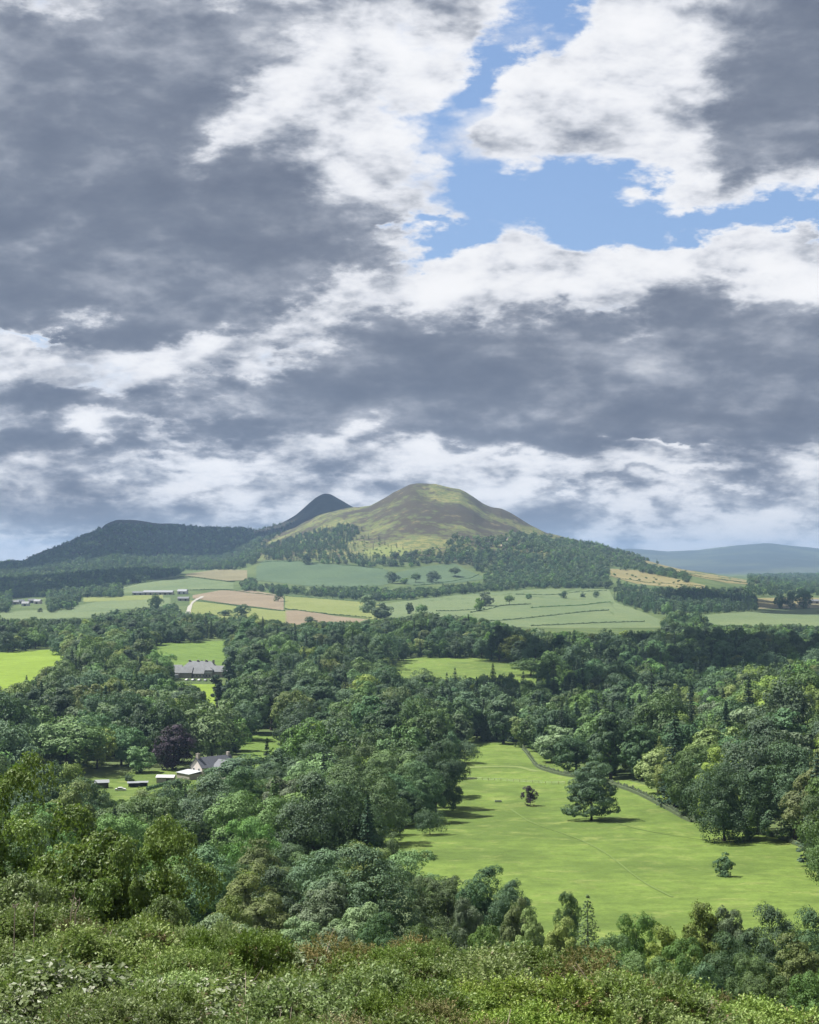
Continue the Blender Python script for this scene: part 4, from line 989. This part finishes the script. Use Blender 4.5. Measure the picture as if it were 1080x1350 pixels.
def outbuilding(px, py, L, W, h, hr, rz, roof, walls, label, cat='shed', name='shed', open_=False, ya=480, yb=720):
    x, y, z = site(px, py, ya, yb); e = empty(name, (x, y, z-.15), rz); tag(e, label, cat)
    if open_:
        m = MB()
        for a in (-1, 1):
            for b in (-1, 1): m.box((a*(L/2-.2), b*(W/2-.2), h/2), (.2, .2, h))
        m.box((0, W/2-.1, h/2), (L-.4, .12, h)); m.build('wall', walls, e)
    else:
        MB().house((0, 0, 0), L, W, h, hr).build('wall', walls, e)
        MB().box((L*.18, -W/2-.03, h*.42), (1.5, .08, h*.82)).build('door', M_dark, e)
    MB().gable((0, 0, h+.05), L, W, hr, .35, .12).build('roof', roof, e)
    return e
outbuilding(134, 1039, 5.2, 4.0, 2.5, .8, radians(14), M_tin, M_dark, 'small dark timber shed with a pale sloping roof at the left end of the lawn')
outbuilding(219, 1032, 7.0, 4.5, 2.6, .7, radians(-4), M_white, M_stone, 'low outbuilding with a bright white roof left of the farmhouse lean-to', 'outbuilding', 'outbuilding')
outbuilding(176, 1038, 4.2, 3.0, 2.0, .35, radians(10), M_tin, M_dark, 'open sided dark shelter with a flat pale roof, left one of two', 'shelter', 'shelter', True)
outbuilding(188, 1037, 4.0, 3.0, 1.9, .35, radians(6), M_tin, M_dark, 'open sided shelter with a pale roof, right one of two', 'shelter', 'shelter', True)

def car(px, py, ya, yb, rz, mat, label, s=1.0):
    x, y, z = site(px, py, ya, yb); e = empty('parked_car', (x, y, z+.05), rz, s); tag(e, label, 'car', 'parked cars in the valley')
    prof_ = [(-2.1,.35),(-2.15,.75),(-1.9,.95),(-1.35,1.0),(-.95,1.42),(.55,1.45),(1.1,1.02),(1.95,.85),(2.15,.6),(2.1,.35)]
    V = [(a, q, b) for q in (-.85, .85) for a, b in prof_]; n = len(prof_)
    F4 = [[i, (i+1) % n, n+(i+1) % n, n+i] for i in range(n)]
    F3 = [[0, i, i+1] for i in range(1, n-1)] + [[n, n+i+1, n+i] for i in range(1, n-1)]
    MB().add(V, F4, F3).build('body', mat, e)
    MB().box((-.2, 0, 1.2), (1.55, 1.74, .3)).build('side_window', M_glass, e)
    for a in (-1.3, 1.3):
        for b in (-.8, .8): MB().tube([(a, b-.1, .33), (a, b+.1, .33)], .33, 10).build('wheel', M_dark, e)
car(159, 1043, 480, 720, radians(5), M_white, 'white car parked between the dark shed and the shelters')

def mansion():
    x, y, z = site(262, 893, 950, 1250)
    e = empty('mansion', (x, y, z-.2), radians(-6), .92); tag(e, 'long stone mansion with many grey slate roofs below the green field', 'mansion')
    MB().box((0, 6, 3.4), (30, 12, 6.8)).build('wall', M_stone, e)
    r = MB().hip((0, 6, 6.9), 30, 12, 6.4).build('roof', M_slate2, e)
    for q in (-9, -2, 5, 11): MB().box((q, 6, 12.6), (1.6, 1.2, 3.4)).build('chimney', M_stone, r)
    for (cx_, cy_, L, W, h, hr, gr) in [(-12, -4, 16, 8, 4.6, 4.4, 0), (1.5, -4.2, 9, 7, 4.0, 3.8, 0), (-20, 6, 9, 9, 5.2, 4.6, 1), (16.5, 2.5, 8, 9, 5.2, 4.4, 1)]:
        wg = MB().house((cx_, cy_, 0), L, W, h, hr*.96).build('wing', M_stone, e)
        MB().gable((cx_, cy_, h+.06), L, W, hr, .4, .2).build('roof', M_slate2, wg)
    # gabled front bay with white band
    b = MB().box((9.2, -2.5, 3.2), (6.6, 5, 6.4)).build('bay', M_stone, e); MB().hip((9.2, -2.5, 6.5), 6.8, 5.4, 2.6).build('roof', M_slate2, b)
    MB().box((9.2, -5.15, 4.6), (6.8, .2, 1.1)).build('balcony', M_white, b)
    for q in range(6): window(e, (-18.5+q*2.6, -7.6, 2.2), 1.3, 1.9)
    for q in range(4): window(e, (-2.3+q*2.7, -7.7, 2.2), 1.3, 1.9)
    for q in range(2): window(e, (7.8+q*2.7, -5.1, 2.0), 1.3, 2.0)
    MB().box((-17.5, -9.6, 1.5), (6, 3.4, 3.0)).build('conservatory', M_lead, e)
mansion()
x, y, z = site(298, 892, 950, 1250); e = empty('lodge', (x, y, z-.1), radians(-4)); tag(e, 'small white lodge beside the tall narrow dark tree right of the mansion', 'lodge')
MB().house((0, 0, 0), 11, 5, 3.2, 1.9).build('wall', M_white, e); MB().gable((0, 0, 3.25), 11, 5, 1.9, .3, .15).build('roof', M_slate2, e)
for q in (-3.4, 0, 3.4): window(e, (q, -2.52, 1.7), 1.2, 1.3)
for i, (px, py, wht, lb) in enumerate([(247, 897.5, 0, 'white car first from the left in the row before the mansion'), (255, 897.6, 1, 'pale grey car second in the row before the mansion'), (263, 897.8, 0, 'white car third in the row before the mansion'), (271, 898, 1, 'pale grey car fourth in the row before the mansion'), (279, 898, 0, 'white car last on the right of the row before the mansion')]):
    car(px, py, 950, 1250, radians(60+i*7), M_tin if wht else M_white, lb)

# far farm: long shed with pale roof, smaller barns
def barn(px, py, L, W, h, hr, rz, roof, walls, label, ya=2200, yb=3400, cat='barn'):
    x, y, z = site(px, py, ya, yb); e = empty(cat.replace(' ', '_'), (x, y, z-.3), rz); tag(e, label, cat)
    MB().house((0, 0, 0), L, W, h, hr).build('wall', walls, e); MB().gable((0, 0, h+.1), L, W, hr, .6, .25).build('roof', roof, e)
    n = max(1, int(L/9)); 
    for q in range(n): MB().box((-L/2+(q+.5)*L/n, -W/2-.1, h*.4), (L/n*.35, .25, h*.7)).build('door', M_dark, e)
barn(209, 784, 56, 20, 5.0, 3.4, radians(1), M_tin, M_stone, 'long low farm shed with a pale metal roof on the far fields')
barn(182, 784, 20, 12, 4.0, 2.4, radians(3), M_slate2, M_stone, 'small grey barn at the left end of the long farm shed')
barn(241, 783, 18, 12, 5.5, 3.4, radians(-12), M_tin, M_white, 'pale farm building behind the trees right of the long shed')
barn(242, 792, 19, 9, 4.5, 2.6, radians(-4), M_slate2, M_stone, 'dark roofed barn beside the farm track below the long shed')
for i, (px, py, rz, wl, lb) in enumerate([(20, 797, .1, M_stone, 'grey village house at the left end of the far hamlet'), (27, 796, .6, M_wall, 'pale village house second in the far hamlet'), (34, 799, -.2, M_white, 'white walled house lowest in the far hamlet'), (42, 795, .3, M_stone, 'stone house in the middle of the far hamlet'), (50, 796, -.4, M_wall, 'pale house near the right end of the far hamlet'), (6, 798, .2, M_stone, 'stone house at the very left edge of the view, by the hamlet')]):
    barn(px, py, 13, 8, 5, 3, rz, M_slate2, wl, lb, 1900, 3200, 'house')
for i, (px, py, lb) in enumerate([(521, 733, 'white cottage on the hillside left of its twin'), (541, 733, 'white cottage on the hillside right of its twin')]):
    barn(px, py, 15, 9, 5, 3, .2*i, M_slate2, M_white, lb, 3300, 4400, 'cottage')
barn(1075, 796, 34, 18, 6, 3, .1, M_slate2, M_stone, 'grey barn at the right edge of the view beyond the trees', 2300, 3400)

# ------------------------------------------------------------------ hedges, wall, fence
HEDGE = LEAF['deep']
def hedge(pts, ya, yb, h, w, label, dens=5, ls=.8, mat=None, zoff=0):
    P = np.array([unproj(px, py, ya, yb)[:2] for px, py in pts]); tt = np.linspace(0, len(P)-1, 60*(len(P)-1)+1)
    Q = np.stack([np.interp(tt, range(len(P)), P[:, k]) for k in (0, 1)], -1)
    seg = np.linalg.norm(np.diff(Q, axis=0), axis=1).sum(); n = int(min(30000, seg*dens*(h+w))); rg = np.random.default_rng(int(abs(P[0, 0]))+n)
    u = rg.uniform(0, len(Q)-1.01, n); i = u.astype(int); f = (u-i)[:, None]; B = Q[i]*(1-f)+Q[i+1]*f
    hh = h*(.8+.35*np.sin(u*.9)*np.sin(u*.37+1)); th = rg.uniform(0, pi, n); r = rg.uniform(.75, 1.05, n)
    X = B[:, 0]+rg.normal(0, .1, n); Yy = B[:, 1]-np.cos(th)*w/2*r; Z = H(X, B[:, 1])+zoff+np.sin(th)**.5*hh*r
    V, Fq = cards(np.stack([X, Yy, Z], -1), np.stack([0*th, -np.cos(th), np.sin(th)+.3], -1), ls, rg)
    o = link(bpy.data.objects.new('hedge', mesh_np('hedge', V, Fq, [mat or HEDGE]))); return tag(o, label, 'hedge', 'hedges between the fields')
for pts, lb in [
 ([(375,803),(440,811),(490,815)], 'hedge under the yellow green field left of the pasture'),
 ([(620,808),(660,799),(700,797)], 'short hedge under the tallest pasture tree'),
 ([(575,806),(600,806),(640,803)], 'hedge crossing the left part of the pale pasture'),
 ([(680,784),(720,785),(760,781),(800,779)], 'top hedge of the pale pasture on its right half'),
 ([(700,802),(760,799),(805,794)], 'long middle hedge of the pale pasture'),
 ([(605,822),(700,815),(760,808),(803,805)], 'lower hedge slanting across the pale pasture'),
 ([(700,826),(780,822),(850,820)], 'lowest hedge of the pale pasture just above the wood'),
 ([(258,793),(300,797),(345,803),(376,806)], 'dark hedge between the brown stubble and the yellow field'),
 ([(248,761),(300,767),(310,767)], 'hedge under the upper tan field'),
 ([(245,778),(300,778),(370,786),(375,790)], 'hedge along the top of the brown stubble'),
 ([(165,774),(230,763),(243,760)], 'hedge along the top of the pale field above the farm'),
 ([(376,786),(430,790),(485,794)], 'hedge at the top of the yellow green field'),
 ([(855,744),(900,757),(940,764),(985,769)], 'hedge along the golden slope'),
 ([(806,760),(850,768),(925,773)], 'hedge on the lower golden slope'),
 ([(340,742),(400,740),(505,750)], 'hedge on top of the left blue green field'),
 ([(545,772),(600,766),(632,757)], 'hedge across the right blue green field')]:
    hedge(pts, 1950, 4400, 1.8, 2.6, lb, 2.2, 1.1)
hedge([(108,876),(150,858),(262,850)], 1000, 1700, .1, .1, 'x') if False else None
hedge([(286,882),(312,882)], 1000, 1300, 2.5, 2.2, 'clipped dark hedge at the foot of the field right of the mansion', 8, .5)
hedge([(193,1043),(210,1038),(225,1033)], 480, 720, 1.6, 1.6, 'dark clipped hedge in front of the farmhouse outbuilding', 40, .3)

def stone_wall(pts, ya, yb, label, h=1.3, w=.7):
    P = np.array([unproj(px, py, ya, yb)[:2] for px, py in pts]); tt = np.linspace(0, len(P)-1, 40*(len(P)-1)+1)
    Q = np.stack([np.interp(tt, range(len(P)), P[:, k]) for k in (0, 1)], -1); k = 31
    pad = np.pad(Q, ((k//2, k//2), (0, 0)), 'edge'); Q = np.stack([np.convolve(pad[:, a], np.ones(k)/k, 'valid') for a in (0, 1)], -1)
    d = np.gradient(Q, axis=0); d /= np.linalg.norm(d, axis=1)[:, None]+1e-9; nn = np.stack([-d[:, 1], d[:, 0]], -1); rg = np.random.default_rng(5)
    prof_ = [(-.5, -.3), (-.5, 1), (-.25, 1.12), (.25, 1.12), (.5, 1), (.5, -.3)]; V = []
    for a, b in prof_:
        R = Q+nn*(a*w+rg.normal(0, .03, (len(Q), 1))); V.append(np.stack([R[:, 0], R[:, 1], H(R[:, 0], R[:, 1])+b*h*(1+rg.normal(0, .05, len(Q)))], -1))
    V = np.concatenate(V); n = len(Q); i = np.arange(n-1)
    Fq = np.concatenate([np.stack([a*n+i, a*n+i+1, (a+1)*n+i+1, (a+1)*n+i], -1) for a in range(5)])
    o = link(bpy.data.objects.new('stone_wall', mesh_np('stone_wall', V, Fq, [M_wallstone]))); return tag(o, label, 'stone wall')
WL = [(688,988),(697,998),(706,1012),(735,1022),(790,1030),(835,1045),(880,1068),(915,1086)]
stone_wall(WL, 380, 900, 'curving drystone wall along the far right edge of the meadow', .95, .45)
hd = hedge([(x_+1, y_-1) for x_, y_ in WL], 380, 920, 1.9, 2.6, 'shrubby hedge growing along the back of the curving stone wall', 22, .38, LEAF['silver'])
stone_wall([(965,1096),(1005,1100),(1045,1112),(1090,1135)], 330, 800, 'low wall at the right edge of the meadow under the big trees', 1.1, .6)
# post and wire fence across the meadow
fe = empty('wire_fence', unproj(650, 1031, 400, 800)); tag(fe, 'thin post and wire fence crossing the top of the meadow', 'fence')
F0 = np.array(unproj(596, 1027, 400, 800)); F1 = np.array(unproj(745, 1034, 400, 800)); nposts = 19
org = np.array(fe.location); tops = []
for i in range(nposts):
    q = F0+(F1-F0)*i/(nposts-1); zz_ = float(H(q[0], q[1])); tops.append(np.array([q[0], q[1], zz_])-org)
    MB().box(tuple(tops[-1]+[0, 0, .55]), (.11, .11, 1.2)).build('post', M_wood, fe)
for hh in (.5, 1.05): MB().tube(np.array(tops)+[0, 0, hh], .018, 4).build('wire', M_tin, fe)
# young tree guards / feeder in the meadow: pale trough
x, y, z = unproj(657, 1058, 400, 800); tr_ = MB().box((0, 0, .3), (2.4, .8, .08)).box((0, -.38, .5), (2.4, .06, .4)).box((0, .38, .5), (2.4, .06, .4)).box((-1.17, 0, .5), (.06, .7, .4)).box((1.17, 0, .5), (.06, .7, .4)).box((-1, 0, .13), (.1, .6, .3)).box((1, 0, .13), (.1, .6, .3)).build('trough', M_tin)
tr_.location = (x, y, z); tag(tr_, 'pale trough lying in the meadow left of the small purple tree', 'trough')

# radio masts and pylon poles: none stand out in the view
# ------------------------------------------------------------------ haze: real air
bpy.ops.mesh.primitive_cube_add(size=1, location=(0, 0, 0)) if False else None
hb = MB().box((0, 9900, 94), (40400, 20400, 412))
hz_m = bpy.data.materials.new('air'); hz_m.use_nodes = True; tn = hz_m.node_tree; tn.nodes.clear()
ho = tn.nodes.new('ShaderNodeOutputMaterial'); hv = tn.nodes.new('ShaderNodeVolumePrincipled')
hv.inputs['Color'].default_value = (.33, .50, .76, 1); hv.inputs['Density'].default_value = 5.0e-5; hv.inputs['Anisotropy'].default_value = .2
tn.links.new(hv.outputs[0], ho.inputs['Volume'])
tag(hb.build('haze', hz_m), 'thin blue summer haze filling the valley', 'haze', kind='stuff')
# ------------------------------------------------------------------ gorse and bramble on the near slope
LEAF['gorse'] = foliage('gorse_green', (.060, .105, .026), (.145, .215, .055), (.31, .37, .14), .26, .3, 1.6, .55, 14, (.17, .125, .07, .60))
LEAF['gorse_dry'] = foliage('gorse_dry', (.105, .105, .042), (.175, .145, .068), (.15, .19, .07), .2, .2, 2.2, .8, 14)
LEAF['bramble'] = foliage('bramble_leaf', (.07, .115, .035), (.13, .18, .06), (.30, .34, .20), .2, .35, 2.0, .45, 11)
LEAF['bramble_pale'] = foliage('bramble_pale', (.20, .24, .15), (.36, .37, .29), (.50, .44, .40), .15, .3, 2.5, .5, 14)
TWIG = plain('dead_twig', (.20, .165, .13), .9, 8, .3)
def lumpy(rng, n, R, Hh, lob):
    """points and outward directions over a lumpy mound standing on z=0"""
    C = []
    for i in range(lob):
        a = rng.uniform(0, 6.28); r = math.sqrt(rng.random())*R*.9; z = Hh*(.36+.42*rng.random())*(1-.4*(r/R)**2)
        C.append((r*cos(a), r*sin(a), z, rng.uniform(.11, .24)*R*(1.25 if lob < 20 else 1)))
    C.append((0, 0, Hh*.3, R*.45)); C = np.array(C); k = rng.integers(0, len(C), n)
    D = unit(rng.normal(0, 1, (n, 3)) + np.array([0, 0, .35]))
    P = C[k, :3] + D*C[k, 3:4]*np.array([1, 1, 1.05])
    inside = np.zeros(n, bool)
    for q in range(len(C)):
        inside |= (np.linalg.norm(P-C[q, :3], axis=1) < C[q, 3]*.86) & (k != q)
    ok = (~inside) & (P[:, 2] > -.1); return P[ok], D[ok]
def sprigs(rng, P, D, per, ln, leaf, wid, up=.5, ang=.75):
    n = len(P); A = unit(D*.8 + np.array([0, 0, up]) + rng.normal(0, .28, (n, 3))); L = ln*rng.uniform(.55, 1.25, n)
    t = np.tile(np.linspace(.05, 1, per), n); i = np.repeat(np.arange(n), per)
    a = A[i]; base = P[i] + a*(L[i]*t)[:, None]
    R = unit(np.cross(a, rng.normal(0, 1, (n*per, 3)))); tip = unit(a*(ang+.35*t[:, None]) + R)
    l = leaf*rng.uniform(.7, 1.25, n*per)*(1.1-.5*t); S = unit(np.cross(tip, rng.normal(0, 1, (n*per, 3))))
    e = base + tip*l[:, None]; m = base + tip*(l*.45)[:, None]; w2 = (wid*.5*rng.uniform(.7, 1.2, n*per))[:, None]
    return np.stack([base, m+S*w2, e, m-S*w2], 1).reshape(-1, 3), np.arange(4*n*per).reshape(-1, 4)
def twigs(rng, n, R, Hh, r0=.006):
    mb = MB()
    for i in range(n):
        a = rng.uniform(0, 6.28); b = np.array([rng.normal(0, .15), rng.normal(0, .15), 0.]); e = np.array([cos(a)*R*rng.uniform(.4, .95), sin(a)*R*rng.uniform(.4, .95), Hh*rng.uniform(.5, .84)])
        m = (b+e)/2+rng.normal(0, .12, 3); mb.tube([b, b*.5+m*.5, m, m*.5+e*.5+rng.normal(0, .03, 3), e], [r0*1.8, r0*1.5, r0*1.2, r0*.9, r0*.4], 4)
        for _ in range(2):
            e2 = m+rng.normal(0, .25, 3)*R; mb.tube([m, (m+e2)/2+rng.normal(0, .03, 3), e2], [r0, r0*.7, r0*.3], 4)
    return mb
GP = {}
for i in range(5):
    rng = np.random.default_rng(900+i); P, D = lumpy(rng, 5600, 1.0, 1.5, 26)
    V, Fq = sprigs(rng, P, D, 13, .17, .052, .019, .35, .6); GP['gorse%d' % i] = (mesh_np('gorse_foliage', V, Fq, [LEAF['gorse']]), twigs(rng, 16, 1.0, 1.35).mesh('gorse_branches', TWIG), 'gorse')
for i in range(2):
    rng = np.random.default_rng(920+i); P, D = lumpy(rng, 4500, 1.0, 1.4, 30)
    V, Fq = sprigs(rng, P, D, 13, .14, .04, .014, .35, .7); GP['dry%d' % i] = (mesh_np('gorse_foliage', V, Fq, [LEAF['gorse_dry']]), twigs(rng, 30, 1.05, 1.45).mesh('gorse_branches', TWIG), 'dry')
for i in range(3):
    rng = np.random.default_rng(940+i); P, D = lumpy(rng, 8000, 1.0, 1.3, 20)
    P = P + rng.normal(0, .05, P.shape); V, Fq = cards(P, unit(D+[0, 0, .8]), .058, rng, .72, .5, .12)
    GP['bramble%d' % i] = (mesh_np('bramble_leaves', V, Fq, [LEAF['bramble'], LEAF['bramble_pale']], (rng.random(len(Fq)) < .17).astype(int)), twigs(rng, 22, 1.1, 1.4, .005).mesh('bramble_stems', TWIG), 'bramble')
def put_gorse(px, top, Y, key, R):
    X = (px-CX)*Y/F; Z = float(H(X, Y)); zt = (HY-top)*Y/F; hh = max(.5, zt-Z); fo, tw, kd = GP[key]; sz = max(R*.9, min(hh/1.72, R*1.5)); Z = min(Z, zt-1.5*sz)
    nm = {'gorse': 'gorse_bush', 'dry': 'gorse_bush', 'bramble': 'bramble'}[kd]
    e = empty(nm, (X, Y, Z-.05), random.uniform(0, 6.28), (R*1.15, R*1.15, sz))
    link(bpy.data.objects.new('foliage' if kd != 'bramble' else 'leaves', fo), e); link(bpy.data.objects.new('branches' if kd != 'bramble' else 'stems', tw), e)
    return e
crest = lambda px: float(np.interp(px, [-200, 0, 60, 120, 200, 300, 380, 430, 520, 640, 700, 760, 830, 880, 960, 1040, 1200], [1186, 1182, 1174, 1170, 1174, 1192, 1204, 1212, 1212, 1208, 1216, 1228, 1246, 1256, 1276, 1294, 1311]))
rg = random.Random(5)
SPECIAL = [(20,'gorse1',0),(95,'dry0',0),(165,'gorse0',0),(240,'gorse2',0),(330,'gorse3',0),(400,'bramble1',0),(455,'dry1',0),(520,'gorse1',0),(600,'gorse4',0),(680,'gorse0',0),(735,'dry0',0),(800,'gorse2',0),(870,'dry1',0),(940,'gorse3',0),(1010,'gorse1',0),(1080,'gorse0',0)]
COLN = ['at the left edge', 'below the leafy trees', 'left of centre', 'just left of the middle', 'in the middle', 'just right of the middle', 'below the young larch', 'right of centre', 'towards the right edge', 'at the right edge']
KN = {'gorse': 'green gorse bush', 'dry': 'brown tipped gorse bush', 'bramble': 'pale leaved bramble'}
gl = set()
def glabel(px, row, kd, key, top):
    c = COLN[int(min(9, max(0, px/1080*10)))]; base = f"{KN[kd]} {c}, " + ['on the crest', 'just under the crest', 'halfway down', 'above the bottom', 'at the bottom'][row]
    if base in gl: base = base.replace(KN[kd], 'second '+KN[kd]+' from the left', 1) if 'second '+base not in gl else base
    while base in gl: base = 'small '+base if not base.startswith('small') else 'leftmost '+base
    gl.add(base); return base
GR_ = 'gorse bushes and brambles on the near slope'
for row, (Y, add, step, R) in enumerate([(14.5, 0, 72, .62), (12.2, 26, 80, .58), (10.2, 54, 88, .52), (8.6, 84, 96, .46), (7.4, 112, 110, .42)]):
    px = -40 + row*17
    while px < 1130:
        p = px + rg.uniform(-16, 16); top = crest(p)+add+rg.uniform(-8, 18)
        if top > 1352: px += step; continue
        u = rg.random()
        left = p < 420
        if row == 0: key = min(SPECIAL, key=lambda s: abs(s[0]-p))[1]
        elif row >= 1 and u < (.42 if left else .10): key = 'bramble%d' % rg.randrange(3)
        elif u < (.54 if left else .28): key = 'dry%d' % rg.randrange(2)
        else: key = 'gorse%d' % rg.randrange(5)
        Rr = R*rg.uniform(.65, 1.5)
        e = put_gorse(p, top, Y+rg.uniform(-.6, .6), key, Rr)
        kd = GP[key][2]; tag(e, glabel(p, row, kd, key, top), {'gorse': 'gorse bush', 'dry': 'gorse bush', 'bramble': 'bramble'}[kd], GR_)
        px += step
# dry stalks on the crest at the left
for i, px in enumerate((18, 44, 92, 98)):
    Y = 13.6+.2*i; X = (px-CX)*Y/F; Z = (HY-1205)*Y/F; mb = MB(); hh = [.10, .12, .24, .16][i]; mb.tube([(0, 0, -.5), (.01, 0, 0), (.02+.01*i, 0, hh*.6), (.05, 0, hh)], [.006, .005, .004, .002], 4)
    for q in range(5): mb.tube([(.02, 0, hh*(.45+.1*q)), (.02+rg.uniform(-.04, .04), rg.uniform(-.04, .04), hh*(.52+.1*q+rg.uniform(0, .06)))], [.002, .0035], 4)
    o = mb.build('dry_stalk', TWIG); o.location = (X, Y, Z); tag(o, ['thin dry stalk on the crest at the far left', 'dry stalk second from the left on the crest', 'tallest dry stalk on the crest below the leafy trees', 'dry stalk leaning close beside the tallest one'][i], 'stalk', 'dry stalks on the crest')
# ------------------------------------------------------------------ cumulus meshes added outside the view to throw shade on the valley
M_cloud, nt_, bs_, out_ = material('shade_cloud_white')
bs_.inputs['Base Color'].default_value = (.9, .9, .92, 1); bs_.inputs['Roughness'].default_value = 1; bs_.inputs['Specular IOR Level'].default_value = 0
tr_n = nt_.new('ShaderNodeBsdfTranslucent'); tr_n.inputs[0].default_value = (.9, .9, .92, 1); mx_ = nt_.new('ShaderNodeMixShader'); mx_.inputs[0].default_value = .45
nt_.l.new(bs_.outputs[0], mx_.inputs[1]); nt_.l.new(tr_n.outputs[0], mx_.inputs[2]); nt_.l.new(mx_.outputs[0], out_.inputs[0])
def cloud(tx, ty, rx, ry, hgt, seed, n=70):
    rg = np.random.default_rng(seed); o = hgt/math.tan(SUN_EL)
    cx, cy, cz = tx+sin(SUN_AZ)*o, ty+cos(SUN_AZ)*o, -80+hgt
    th = np.linspace(0, 2*pi, 19)[:-1]; ph = np.linspace(-pi/2, pi/2, 12); mb = MB()
    rm = min(rx, ry)
    for i in range(n):
        a = rg.uniform(0, 2*pi); r = math.sqrt(rg.random()); R = rm*rg.uniform(.14, .34)*(1.15-.5*r)
        c = np.array([r*cos(a)*rx*.92, r*sin(a)*ry*.92, R*.3+rg.uniform(0, .35)*rm*(1-r)])
        T, Pp = np.meshgrid(th, ph); rr_ = R*(1+.10*np.sin(T*3+i)*np.cos(Pp*4+i*2)+.07*np.sin(T*7+i)*np.sin(Pp*6))
        V = np.stack([rr_*np.cos(Pp)*np.cos(T), rr_*np.cos(Pp)*np.sin(T), np.maximum(rr_*np.sin(Pp)*.8, -.12*rm-.0*R)], -1).reshape(-1, 3)+c
        k = len(th); Fq = [[p*k+q, p*k+(q+1) % k, (p+1)*k+(q+1) % k, (p+1)*k+q] for p in range(len(ph)-1) for q in range(k)]
        mb.add(V, Fq)
    ob = mb.build('cloud', M_cloud, smooth=True); ob.location = (cx, cy, cz); tag(ob, kind='structure')
for c in [(340, 1330, 290, 230, 1250, 1, 34), (-860, 5450, 1000, 680, 3000, 2), (-900, 3500, 420, 560, 1900, 3), (90, 1010, 60, 90, 900, 5), (700, 2700, 260, 330, 1900, 6)]: cloud(*c)
